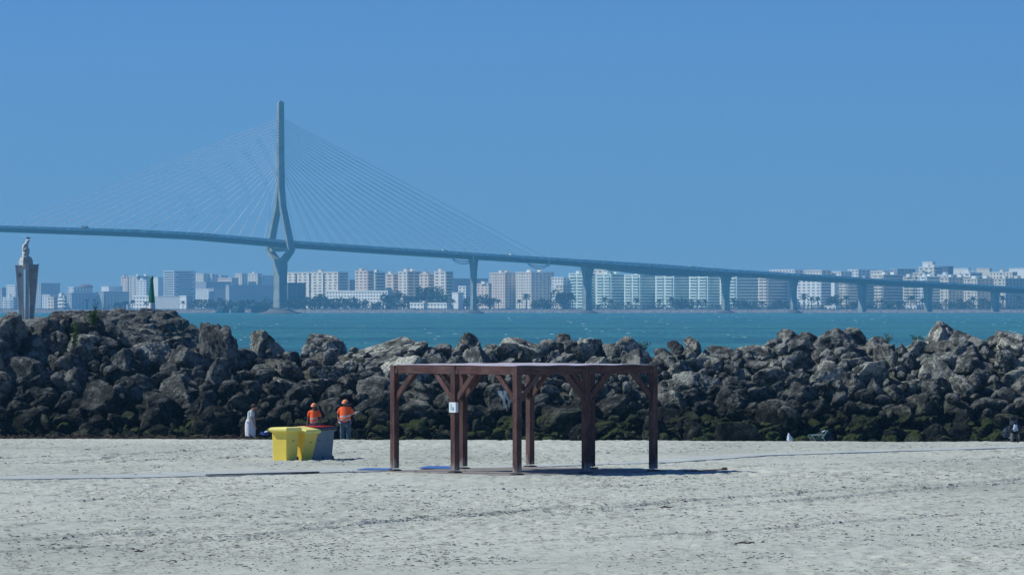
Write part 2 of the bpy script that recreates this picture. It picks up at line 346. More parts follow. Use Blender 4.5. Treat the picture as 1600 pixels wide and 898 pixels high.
for a in [
 # x0, xm, x1, ytop, d, colour, style, label, category, ybase
 (-6, 3, 9, 450, 5250, 'y', 's', 'low blue-grey building at the far shore left of the statue', 'building'),
 (8, 24, 30, 446, 5350, 'w', 's', 'white tower-like building directly behind the statue monument', 'building'),
 (2, 20, 27, 465, 5180, 'w', 'b', 'white terraced low building beside the statue monument', 'building'),
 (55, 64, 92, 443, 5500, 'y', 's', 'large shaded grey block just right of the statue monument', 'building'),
 (64, 78, 92, 461, 5300, 'w', 's', 'long building with bright white roofline right of the statue', 'building'),
 (73, 84, 90, 465, 5150, 'b', 's', 'small beige building with dark windows right of the statue', 'building'),
 (90, 100, 104, 463, 5120, 'w', 'b', 'small white building with striped balconies right of the statue', 'building'),
 (106, 115, 143, 449, 5400, 'w', 's', 'white framed hall under a shallow brown dome', 'hall'),
 (100, 112, 150, 458, 5300, 'y', 's', 'grey low building in front of the domed hall', 'building'),
 (157, 170, 190, 448, 5450, 'w', 'n', 'plain white box on the roofline left of the pink block', 'building'),
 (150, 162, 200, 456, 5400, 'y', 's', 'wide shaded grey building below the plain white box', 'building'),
 (188, 199, 202, 433, 5600, 'p', 'a', 'pinkish apartment block at the left end of the tall row', 'apartment block'),
 (200, 214, 240, 432, 5500, 'b', 'a', 'beige apartment block rising behind the green beacon', 'apartment block'),
 (212, 228, 236, 438, 5350, 'w', 'a', 'white apartment block immediately left of the green beacon', 'apartment block'),
 (234, 247, 256, 434, 5400, 'w', 'n', 'blank bright white tower immediately right of the green beacon', 'tower'),
 (254, 272, 304, 424, 5200, 'w', 'o', 'office tower with large white framed glazing and dark strips', 'office building'),
 (302, 318, 332, 428, 5900, 'c', 's', 'cream house on the skyline right of the framed office tower', 'building'),
 (320, 331, 342, 429, 5850, 'w', 's', 'white stepped house on the far skyline beside the cream one', 'building'),
 (334, 345, 356, 431, 5800, 'c', 's', 'pale cream house above the arched white building', 'building'),
 (338, 362, 372, 435, 5700, 'p', 's', 'long salmon house row on the skyline left of the pylon', 'building'),
 (366, 378, 386, 428, 5950, 'c', 's', 'small cream house with terrace above the large shaded store', 'building'),
 (387, 402, 410, 428, 5900, 'c', 'a', 'cream flats above the large shaded store near the pylon', 'apartment block'),
 (403, 410, 432, 431, 5800, 'w', 's', 'white narrow house just left of the bridge pylon', 'building'),
 (300, 322, 360, 441, 5600, 'y', 's', 'grey terrace with bright roof edge under the skyline houses', 'building'),
 (301, 331, 350, 452, 5300, 'w', 's', 'white low building with arched windows right of office tower', 'building'),
 (205, 232, 236, 463, 5100, 'w', 's', 'long low white building with small windows beside the beacon', 'building'),
 (236, 290, 300, 464, 5150, 'y', 'n', 'wide low grey shed right of the beacon with white end', 'shed'),
 (280, 291, 293, 463, 5060, 'w', 'n', 'small white gable wall with a palm in front', 'building'),
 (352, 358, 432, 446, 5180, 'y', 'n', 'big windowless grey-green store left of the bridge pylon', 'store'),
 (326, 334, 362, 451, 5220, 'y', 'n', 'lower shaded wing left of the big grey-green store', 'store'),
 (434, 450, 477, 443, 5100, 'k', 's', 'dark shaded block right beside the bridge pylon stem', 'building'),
 (436, 528, 544, 426, 5350, 'c', 'r', 'very long cream apartment slab right of the bridge pylon', 'apartment block'),
 (540, 546, 556, 438, 5500, 'y', 's', 'low grey building between the long cream slab and pink tower', 'building'),
 (554, 574, 584, 424, 5250, 'p', 'a', 'pink and cream tower block right of the long slab', 'apartment block'),
 (583, 586, 602, 426, 5280, 'g', 'a', 'narrow green-grey tower with white roof box', 'apartment block'),
 (602, 614, 624, 429, 5250, 'p', 'a', 'pinkish block with red roof edge, first of stepped row', 'apartment block'),
 (622, 636, 657, 425, 5230, 'c', 'a', 'cream stepped block, second of the row under the bridge', 'apartment block'),
 (655, 669, 682, 429, 5210, 'p', 'a', 'pink stepped block, third of the row under the bridge', 'apartment block'),
 (678, 696, 708, 425, 5190, 'c', 'a', 'cream stepped block at the right end of its row', 'apartment block'),
 (505, 606, 612, 455, 5120, 'w', 's', 'long low building with pale roof behind the trees', 'building'),
 (700, 704, 762, 436, 5700, 'y', 'n', 'long far hall with pale roof behind the first bridge pier', 'hall'),
 (706, 716, 724, 458, 5080, 'w', 'n', 'small bright white house left of the first bridge pier', 'building'),
 (716, 728, 738, 448, 5150, 'w', 's', 'white stepped villa just left of the first bridge pier', 'building'),
 (744, 763, 768, 444, 5500, 'p', 'a', 'small pink and white flats right of the first pier', 'apartment block'),
 (765, 789, 806, 427, 5100, 'p', 'v', 'tall pink block with pale centre stack facing the sun', 'apartment block'),
 (806, 830, 866, 426, 5120, 'c', 'v', 'tall cream block with long shaded side', 'apartment block'),
 (862, 880, 892, 434, 5500, 'w', 's', 'small white far house left of the green banded block', 'building'),
 (868, 880, 890, 446, 5300, 'b', 's', 'beige low house between the cream and green banded blocks', 'building'),
 (889, 913, 930, 428, 5150, 'g', 'b', 'pale green banded block partly behind the second bridge pier', 'apartment block'),
 (926, 950, 966, 422, 5500, 'c', 'a', 'pale block behind rising above the green banded roofs', 'apartment block'),
 (932, 955, 977, 429, 5140, 'g', 'b', 'pale green banded block just right of second bridge pier', 'apartment block'),
 (976, 1000, 1026, 430, 5130, 'g', 'b', 'second green banded block right of the second pier', 'apartment block'),
 (1025, 1053, 1080, 430, 5120, 'g', 'b', 'third green banded block right of the second pier', 'apartment block'),
 (1078, 1106, 1127, 430, 5110, 'g', 'b', 'green banded block just left of the third pier', 'apartment block'),
 (1126, 1151, 1187, 431, 5120, 'g', 'b', 'banded block half behind the third bridge pier', 'apartment block'),
 (1186, 1200, 1238, 431, 5110, 'c', 'b', 'cream banded block with broad shaded side and one palm', 'apartment block'),
 (1234, 1282, 1300, 433, 5120, 'w', 'a', 'broad white block right of the fourth bridge pier', 'apartment block'),
 (1299, 1304, 1311, 441, 5200, 'w', 'n', 'slim blank white tower between two banded blocks', 'tower'),
 (1310, 1325, 1347, 438, 5120, 'c', 'b', 'cream banded block left of the fifth bridge pier', 'apartment block'),
 (1345, 1352, 1366, 436, 5180, 'y', 'b', 'shaded grey block behind the fifth bridge pier', 'apartment block'),
 (1365, 1380, 1414, 430, 5110, 'c', 'b', 'cream banded block with lit yellow side right of fifth pier', 'apartment block'),
 (1413, 1430, 1433, 433, 5120, 'b', 'b', 'greyish balcony block, left one of a close pair', 'apartment block'),
 (1431, 1448, 1472, 433, 5130, 'w', 'b', 'whitish balcony block, right one of a close pair', 'apartment block'),
 (1470, 1482, 1518, 434, 5120, 'b', 'v', 'beige block with wide shaded side right of sixth pier', 'apartment block'),
 (1508, 1527, 1560, 436, 5120, 'b', 'v', 'beige block between the last two bridge piers', 'apartment block'),
 (1555, 1571, 1612, 436, 5120, 'b', 'v', 'beige block at the far right beside the last pier', 'apartment block'),
 (1205, 1242, 1262, 422, 5800, 'w', 's', 'long white far building above the deck at the fourth pier', 'building'),
 (1258, 1284, 1300, 423, 5750, 'c', 's', 'cream far building above the deck right of the fourth pier', 'building'),
 (1300, 1314, 1332, 425, 5750, 'w', 's', 'pale far building above the deck near the fifth pier', 'building'),
 (1326, 1341, 1372, 422, 5800, 'w', 's', 'white rooftop cluster above the deck left of fifth pier', 'building'),
 (1362, 1380, 1396, 424, 5700, 'c', 's', 'yellow-cream penthouse above the bridge deck', 'building'),
 (1393, 1402, 1432, 421, 5800, 'y', 's', 'dark far block left of the high hilltop cluster', 'building'),
 (1428, 1445, 1455, 427, 5600, 'b', 'a', 'beige flats below the hilltop white box', 'apartment block'),
 (1438, 1459, 1476, 418, 5650, 'c', 'a', 'cream flats forming the base of the hilltop cluster', 'apartment block'),
 (1443, 1457, 1462, 410, 5700, 'w', 'n', 'white box with masts, highest roof of the skyline', 'building'),
 (1470, 1482, 1490, 417, 5800, 'd', 's', 'dark greenish rooftop right of the highest white box', 'building'),
 (1466, 1480, 1496, 430, 5400, 'w', 'a', 'white flats with blue shutters right of hilltop cluster', 'apartment block'),
 (1488, 1513, 1518, 420, 5800, 'w', 'n', 'long pale far hall on the skyline near the right', 'hall'),
 (1498, 1516, 1536, 427, 5350, 'w', 'a', 'bluish white flats above the deck near the right', 'apartment block'),
 (1528, 1546, 1550, 420, 5800, 'b', 'n', 'pale beige rooftop hall, second from right on skyline', 'hall'),
 (1550, 1582, 1590, 426, 5300, 'c', 'v', 'cream flats with many windows above the deck at right', 'apartment block'),
 (1580, 1606, 1614, 420, 5700, 'w', 'n', 'long pale far hall at the right end of the skyline', 'hall'),
]:
    building(*a[:9], ybase=a[9] if len(a) > 9 else None)
for a in [(1284, 1306, 1312, 479, 5060, 'w', 's', 'low white waterfront pavilion right of the fourth pier', 'pavilion'),
          (1398, 1432, 1440, 478, 5060, 'w', 's', 'low white waterfront pavilion left of the sixth pier', 'pavilion'),
          (640, 662, 668, 474, 5060, 'w', 's', 'white waterfront pavilion, left one of two before the trees', 'pavilion'),
          (666, 698, 704, 474, 5055, 'w', 's', 'white waterfront pavilion, right one of two before the trees', 'pavilion'),
          (196, 199, 203, 477, 5050, 'w', 'n', 'tiny white hut at the waterfront left of the beacon', 'hut')]:
    building(*a)
# dome on the hall
hall = [o for o in bpy.data.objects if o.get('label', '').startswith('white framed hall')][0]
MB().ell((15, 17, WZ(449, hall.location.y)-2.5), 10.6, 10, 4.6, z0=0).build('dome', simple('dome_brown', (.22, .14, .11)), hall, True)
# harbour clutter: caissons, sheds, cranes
for i, (a, b_, y0, lab) in enumerate([(337, 358, 478, 'dark concrete caisson with white lattice end, the left one'), (361, 382, 478, 'dark concrete caisson with white lattice end, the middle one'), (393, 420, 478, 'long dark caisson moored just left of the pylon footing')]):
    d = 4985; x0, x1 = WX(a, d), WX(b_, d); h = WZ(y0, d)+.5
    r = empty('caisson', ((x0+x1)/2, d, -.3), 0, lab, 'caisson', 'caissons along the far quay')
    MB().box((0, 0, h/2), (x1-x0, 8, h)).build('hull', simple('caisson_dark', (.045, .06, .07)), r)
    if i < 2:
        q = MB()
        for k in range(6):
            q.tube(((-(x1-x0)/2)+k*1.1+.2, -4.1, .8), (-(x1-x0)/2+k*1.1+2.6, -4.1, h-.6), .22)
        q.build('lattice', MB_WHITE, r)
for (a, b_, y0, lab) in [(178, 190, 472, 'dark curved-roof shed, left of a pair left of the beacon'), (189, 197, 471, 'dark curved-roof shed, right of a pair left of the beacon')]:
    d = 5040; x0, x1 = WX(a, d), WX(b_, d); h = WZ(y0, d)-2.9
    r = empty('shed', ((x0+x1)/2, d, 2.9), 0, lab, 'shed', 'dark harbour sheds'); w = (x1-x0)/2
    MB().loft([[(-w, -6, 0), (w, -6, 0), (w, -6, h*.6), (w*.5, -6, h*.95), (0, -6, h), (-w*.5, -6, h*.95), (-w, -6, h*.6)],
               [(-w, 6, 0), (w, 6, 0), (w, 6, h*.6), (w*.5, 6, h*.95), (0, 6, h), (-w*.5, 6, h*.95), (-w, 6, h*.6)]]).build('wall', MB_DARK, r)
    MB().box((0, -6.1, h*.25), (w*.7, .2, h*.5)).build('door', MB_GREY, r)
for px, lab, kk in [(148, 'dark harbour crane with raised jib left of the sheds', 1), (136, 'dark harbour crane with lowered jib near the leafy shrub', -1)]:
    d = 5060; r = empty('harbour_crane', (WX(px, d), d, 2.9), 0, lab, 'crane', 'harbour cranes')
    MB().tube((0, 0, 0), (0, 0, 9), 1.1, .7).build('mast', MB_DARK, r); MB().box((0, 0, 9.6), (3.2, 2.2, 2)).build('cab', MB_DARK, r)
    MB().tube((0, 0, 10), (kk*7-2, 0, 15 if kk > 0 else 4), .5, .25).build('jib', MB_DARK, r)
# pale parked vehicles and stones by the promenade
for k in range(46):
    px = 430+k*24.7+random.uniform(-9, 9); d = shore_y+24
    if k == 0: CARN = {}
    lm_ = [(470, 'right of the bridge pylon'), (560, 'before the long cream slab'), (700, 'before the stepped blocks'), (765, 'beside the first bridge pier'), (870, 'before the tall pink and cream blocks'), (930, 'beside the second bridge pier'), (1080, 'before the green banded blocks'), (1170, 'beside the third bridge pier'), (1260, 'beside the fourth bridge pier'), (1370, 'beside the fifth bridge pier'), (1470, 'beside the sixth bridge pier'), (1700, 'beside the last bridge pier')]
    where = next(t_ for lim, t_ in lm_ if px < lim); key = (where, k % 3 > 0); CARN[key] = CARN.get(key, 0)+1
    r = tag(MB().box((0, 0, .55), (random.uniform(3.6, 5.5), 1.9, 1.1)).box((.2, 0, 1.35), (2.4, 1.7, .75), taper=.8).build('parked_car', simple('car_pale', (.68, .69, .7), .4, .05) if k % 3 else simple('car_dark', (.08, .09, .1), .4, .1)),
            '%s small %s car parked %s' % (['first', 'second', 'third', 'fourth', 'fifth', 'sixth'][CARN[key]-1], 'pale' if k % 3 else 'dark', where), 'car', 'cars parked on the far promenade')
    r.location = (WX(px, d), d, 2.93); r.rotation_euler = (0, 0, random.uniform(-.1, .1))

# trees on the far shore
LEAF = simple('far_foliage', (.08, .115, .07), .9, .35, .25)
PALMC = simple('palm_crown', (.05, .075, .04), .9, .3, .5); BARK = simple('palm_trunk', (.16, .13, .10), .9, .2, 1)
pr = empty('palm_tree', (0, 0, 0), 0, 'x', 'palm tree', 'palm trees along the far promenade')
MB().tube((0, 0, 0), (.3, 0, 9.2), .38, .28, 8).build('trunk', BARK, pr)
q = MB()
for i in range(26):
    a = random.random()*6.283; e = random.uniform(-.5, 1.2); L = random.uniform(2.6, 3.8); p0 = Vector((.3, 0, 9.2)); side = Vector((-math.sin(a), math.cos(a), 0))
    pts = [p0+Vector((math.cos(a)*L*t*math.cos(e*.6), math.sin(a)*L*t*math.cos(e*.6), L*t*math.sin(e)-1.9*t*t)) for t in (0, .33, .66, 1)]
    ws = (.25, .62, .5, .05); vs = []
    for p, w in zip(pts, ws): vs += [p-side*w-Vector((0, 0, .25)), p, p+side*w-Vector((0, 0, .25))]
    q.add(vs, [(3*k+j, 3*k+j+1, 3*k+j+4, 3*k+j+3) for k in range(3) for j in range(2)])
q.build('crown', PALMC, pr)
palms = [(772, 'before the tall pink block, left one'), (779, 'before the tall pink block, right one'), (812, 'before the tall cream block, left one'), (822, 'before the tall cream block, right one'),
 (895, 'left of the second bridge pier'), (945, 'before the banded block right of second pier'), (955, 'beside the shaded side of that banded block'), (982, 'before the second green banded block, left one'), (994, 'before the second green banded block, right one'),
 (1030, 'before the third green banded block, left one'), (1048, 'before the third green banded block, right one'), (1090, 'before the block left of the third pier'), (1102, 'just left of the third bridge pier'), (1146, 'just right of the third bridge pier'),
 (1192, 'standing alone before the cream banded block'), (1256, 'right of the fourth pier, before the broad white block'), (1268, 'before the middle of the broad white block'), (1278, 'before the edge of the broad white block'), (1322, 'before the block left of the fifth pier'),
 (1370, 'before the cream block right of fifth pier, left one'), (1377, 'before the cream block right of fifth pier, right one'), (1423, 'before the close pair of balcony blocks'), (1441, 'just left of the sixth bridge pier'), (1478, 'before the beige block right of sixth pier'),
 (1500, 'before the shaded side of the beige block'), (1521, 'between the last two bridge piers, left one'), (1535, 'between the last two bridge piers, right one'), (1567, 'just right of the last bridge pier'), (1590, 'closest to the right edge'), (286, 'before the small white gable wall'),
 (207, 'left of the beacon before the low white building'), (228, 'touching the left side of the beacon'), (198, 'beside the tiny white hut'), (708, 'before the small bright white house')]
for i, (px, lab) in enumerate(palms):
    o = pr if i == 0 else copy_tree(pr); d = 5045+random.uniform(-15, 15); s = random.uniform(.85, 1.5) if px > 700 else random.uniform(.8, 1.0)
    o.location = (WX(px, d), d, 2.9); o.rotation_euler = (0, 0, random.random()*6); o.scale = (s*1.1, s*1.1, s*random.uniform(.85, 1.1)); o['label'] = 'palm tree '+lab
def leafcloud(name, spans, label, seed, mat=LEAF, size=1.3):
    rr = random.Random(seed); q = MB()
    for (a, b_, yt, d, dens) in spans:
        px = a
        while px < b_:
            top = WZ(yt+rr.uniform(-3, 5), d); rad = rr.uniform(3, 5.5); cx = WX(px, d); cz = max(top-rad, 3+rad*.4)
            for k in range(int(150*dens)):
                v = Vector((rr.gauss(0, 1), rr.gauss(0, 1), rr.gauss(0, 1))).normalized()*rr.uniform(.6, 1.05)
                p = Vector((cx+v.x*rad, d+v.y*rad, max(2.9, cz+v.z*rad*1.1))); s = size*rr.uniform(.5, 1)
                n1 = Vector((rr.gauss(0, 1), rr.gauss(0, 1), rr.gauss(0, 1))).normalized(); t1 = n1.orthogonal().normalized()*s; t2 = n1.cross(t1)
                q.add([p-t1, p-t2*.6, p+t1, p+t2*.6], [(0, 1, 2, 3)])
            px += rr.uniform(4, 8)
    return tag(q.build(name, mat), label, 'trees', kind='stuff')
leafcloud('tree_belt', [(300, 430, 468, 5110, .7), (450, 700, 470, 5090, .8), (470, 560, 463, 5100, 1), (600, 700, 458, 5100, 1), (655, 690, 450, 5110, 1), (720, 768, 462, 5095, 1), (835, 890, 466, 5085, .8), (868, 892, 455, 5100, 1),
                        (925, 1600, 479, 5075, .35), (1055, 1082, 468, 5080, 1), (1150, 1185, 470, 5080, .8), (1210, 1240, 468, 5080, .8), (1296, 1312, 461, 5080, 1.4), (1330, 1365, 470, 5080, .8), (1385, 1412, 472, 5080, .8), (1455, 1470, 470, 5085, 1), (1485, 1520, 470, 5085, .8), (1536, 1560, 468, 5085, .8)],
          'dense belt of dark green trees along the far promenade', 5)

# ------------------------------------------------------------------ bridge
BD = 4500.0; TH = (.857, .515)                     # deck heads right and away
P0 = Vector((WX(438, BD), BD, 0)); NV = Vector((TH[1], -TH[0], 0)); TV = Vector((TH[0], TH[1], 0))
def t_of(px): # solve position along deck for a pixel column
    k = (px-800)/F; return (k*BD-P0.x)/(TH[0]-k*TH[1])
def bp(t, nn=0, z=0): return TV*t+NV*nn+Vector((0, 0, z))
def dep(t): return BD+t*TH[1]
conc = simple('bridge_concrete', (.27, .325, .30), .85, .28, .12)
steel = simple('bridge_girder', (.035, .115, .13), .6, .12, .04)
barr = simple('bridge_barrier', (.58, .64, .64), .7, .5, .25, stretch=(1, 1, 2))
cabw = simple('cable_white', (.85, .87, .87), .4, .05, spec=.5)
br = empty('cable_stayed_bridge', P0, 0, 'long cable-stayed bridge with one diamond pylon crossing the bay', 'bridge')
TOPX = [-60, 0, 200, 300, 440, 600, 740, 918, 1000, 1134, 1240, 1347, 1450, 1555, 1600, 1700]
TOPY = [351, 352.5, 358.5, 363.5, 375.5, 386.5, 395.5, 406.5, 411.5, 421, 427.5, 434.5, 440.5, 446.5, 449, 455]
BOTX = [-60, 0, 200, 300, 440, 600, 740, 890, 918, 975, 1020, 1080, 1134, 1165, 1240, 1347, 1600, 1700]
BOTY = [361, 362, 369, 374, 386, 396.5, 405, 414.5, 417, 424, 430, 431.5, 431.5, 432, 437.5, 443.5, 458.5, 464]
deck = MB(); rings = []; brt = []; lamp_t = []
for px in range(-60, 1701, 20):
    t = t_of(px); d = dep(t)-14*.857
    zt = WZ(np.interp(px, TOPX, TOPY), d); zb = WZ(np.interp(px, BOTX, BOTY), d)
    barh = min(3.0, (zt-zb)*.42); zd = zt-barh
    if px > 1250: barh = 1.6; zd = zt-barh
    rings.append([bp(t, 14.4, zd), bp(t, 14.4, zd-1.2), bp(t, 12.6, zb+.4), bp(t, 9, zb), bp(t, -9, zb), bp(t, -12.6, zb+.4), bp(t, -14.4, zd-1.2), bp(t, -14.4, zd)])
    brt.append((t, zd, zt))
deck.loft(rings).build('deck', steel, br)
for sgn in (1, -1):
    q = MB(); q.loft([[bp(t, sgn*14.2, zd+.01), bp(t, sgn*14.45, zd+.01), bp(t, sgn*14.45, zt), bp(t, sgn*14.2, zt)] for t, zd, zt in brt]).build('barrier', barr, br)
def zdeck(t):
    return float(np.interp(t, [a[0] for a in brt], [a[1] for a in brt]))
# pylon
def rect(t0, n0, z, tw, nw): return [bp(t0-tw/2, n0-nw/2, z), bp(t0+tw/2, n0-nw/2, z), bp(t0+tw/2, n0+nw/2, z), bp(t0-tw/2, n0+nw/2, z)]
zy = lambda y: WZ(y, BD)
py_ = empty('pylon', (0, 0, 0)); py_.parent = br
MB().loft([rect(0, 0, zy(300), 5.8, 6.6), rect(0, 0, zy(250), 5.4, 5.2), rect(0, 0, zy(160), 5.2, 4.2)]).loft([rect(0, 0, zy(160)+.02, 3.2, 3), rect(0, 0, zy(158), 3, 2.6)]).build('mast', conc, py_)
for s in (-1, 1):
    MB().loft([rect(0, s*1.2, zy(292), 5.7, 3.9), rect(0, s*4.4, zy(322), 5.6, 3.6), rect(0, s*17.2, zy(378), 6.2, 4.0), rect(0, s*19.2, zy(389), 6.4, 4.8), rect(0, s*17.6, zy(394), 6.4, 5.0), rect(0, s*3.6, zy(410), 7.0, 6.5)]).build('leg', conc, py_)
MB().loft([rect(0, 0, zy(404), 7, 9), rect(0, 0, zy(414), 8.2, 11.5), rect(0, 0, zy(450), 7.6, 10), rect(0, 0, 5, 8.4, 12)]).build('stem', conc, py_)
MB().box(bp(0, 0, zy(390)), (5, 33, 3.4), Matrix(((TH[0], NV.x, 0), (TH[1], NV.y, 0), (0, 0, 1)))).build('cross_beam', conc, py_)
q = MB(); k = 18
rg = lambda r1, r2, z: [bp(math.cos(6.2832*i/k)*r1, math.sin(6.2832*i/k)*r2, z) for i in range(k)]
q.loft([rg(21, 20, -2), rg(19, 18, .6), rg(13, 12, 2.0), rg(9, 9, 4)]).build('footing', simple('footing_stone', (.14, .14, .13), .95, .4, .5), py_)
# stays
NC = 20
for side in (-1, 1):
    for nn in (-1, 1):
        for i in range(NC):
            f = i/(NC-1)
            tt = side*(24+f*243); z1 = zdeck(tt)+1.0; z0 = zy(186+ (1-f)*88)
            q = MB(); q.tube(bp(side*2.5, nn*1.6, z0), bp(tt, nn*14.0, z1), .17, .17, 5); q.build('stay_cable', cabw, br)
# piers
def pier(px, prof, yw, foot):
    t = t_of(px); d = dep(t); zt = WZ(np.interp(px, BOTX, BOTY), d-10); r = empty('pier', (0, 0, 0)); r.parent = br; r['label'] = 'bridge pier'
    del r['label']
    q = MB(); rs = []
    for fz, w, nw in prof:
        ww = w/F*d/.857*.72; z = 1+(zt-1)*fz
        rs.append([bp(t-ww/2, -nw/2+1, z), bp(t-ww/2, -nw/2, z), bp(t+ww/2, -nw/2, z), bp(t+ww/2, nw/2, z), bp(t-ww/2, nw/2, z)])
    q.loft(rs).build('shaft', conc, r)
    if foot:
        kk = 14; f_ = lambda rr, z: [bp(t+math.cos(6.2832*i/kk)*rr, math.sin(6.2832*i/kk)*rr, z) for i in range(kk)]
        MB().loft([f_(foot, -1), f_(foot*.85, .7), f_(foot*.45, 2.5), f_(foot*.3, 3.4)]).build('footing', simple('pier_foot', (.10, .11, .11), .95, .3, .5), r)
flare = lambda top, mid, bot, n0=5: [(0, bot, n0), (.4, mid, n0*.9), (.75, mid*1.08, n0), (.9, top*.85, n0*1.3), (1, top, n0*1.6)]
pier(740, flare(12, 8, 9), 0, 11); pier(918, flare(21, 12, 14), 0, 11); pier(1134, flare(17, 11, 12), 0, 10); pier(1240, flare(13, 8, 9), 0, 10)
for px in (1347, 1450, 1555): pier(px, [(0, 9, 7), (.6, 9, 7), (1, 12, 8)], 0, 0)
pier(-40, flare(12, 8, 9), 0, 14)
# lamp posts on the deck
for i in range(34):
    t = t_of(-20+i*49); z = zdeck(t); nn = 13.6 if i % 2 else -13.6
    q = MB(); q.tube(bp(t, nn, z), bp(t, nn, z+9.5), .13, .07, 5); q.tube(bp(t, nn, z+9.5), bp(t, nn*.88, z+9.9), .08, .06, 5); q.box(bp(t, nn*.86, z+9.9), (.9, .5, .15)); q.build('lamp_post', MB_GREY, br)
# inspection gantries hanging under the deck
for px0, px1 in ((697, 731), (815, 849)):
    t0, t1 = t_of(px0), t_of(px1); g_ = empty('inspection_gantry', (0, 0, 0)); g_.parent = br
    q = MB(); zc = WZ(np.interp((px0+px1)/2, BOTX, BOTY), dep(t0)); up, lo = [], []
    for i in range(11):
        f = i/10; t = t0+(t1-t0)*f; z = WZ(np.interp(px0+(px1-px0)*f, BOTX, BOTY), dep(t)); arc = math.sin(math.pi*f)**.7
        up.append(bp(t, 10, z-.7-1.8*arc)); lo.append(bp(t, 10, z-.8-4.6*arc))
    q.path(up, .22, 5).path(lo, .25, 5)
    for i in range(10): q.tube(up[i], lo[i+1], .16, n=4); q.tube(lo[i], up[i+1], .16, n=4)
    q.build('truss', MB_DARK, g_)
    MB().box(bp(t1-3, 14.8, zdeck(t1)-2), (.9, .9, 8)).box(bp(t0, 13, zc-.8), (2.2, 2, 2.2)).build('cabin', MB_WHITE, g_)
# vehicles on the deck
def deck_vehicle(px, L, H, mat, label, lane=9):
    t = t_of(px); z = zdeck(t)+.02; o = empty('vehicle', P0+bp(t, lane, z), math.atan2(TH[1], TH[0]), label, 'truck' if L > 6 else 'van', 'vehicles crossing the bridge')
    MB().box((-.1*L, 0, H*.58), (L*.76, 2.4, H*.8)).build('body', mat, o)
    MB().box((L*.4, 0, H*.42), (L*.18, 2.3, H*.5), taper=.9).build('cab', mat, o)
    for xx in (-.35, .36): MB().tube((L*xx, -1.25, .5), (L*xx, 1.25, .5), .5, n=12).build('wheel', MB_DARK, o)
for px, L, H, mt, lab in [(1076, 9, 3.9, MB_WHITE, 'white box truck on the bridge left of the third pier'), (1094, 6, 3.4, MB_WHITE, 'small white van on the bridge near the third pier'), (1109, 7, 3.6, MB_CREAM, 'cream truck on the bridge nearest the third pier'),
                          (793, 6, 3.9, MB_WHITE, 'white van on the bridge between the two hanging gantries'), (688, 6, 3.8, MB_WHITE, 'white van on the bridge left of the first gantry'), (126, 7, 4.2, MB_DARK, 'dark truck on the bridge above the leafy shrub'), (1030, 8, 3.6, MB_GREY, 'grey truck on the bridge right of the second pier')]:
    deck_vehicle(px, L, H, mt, lab)

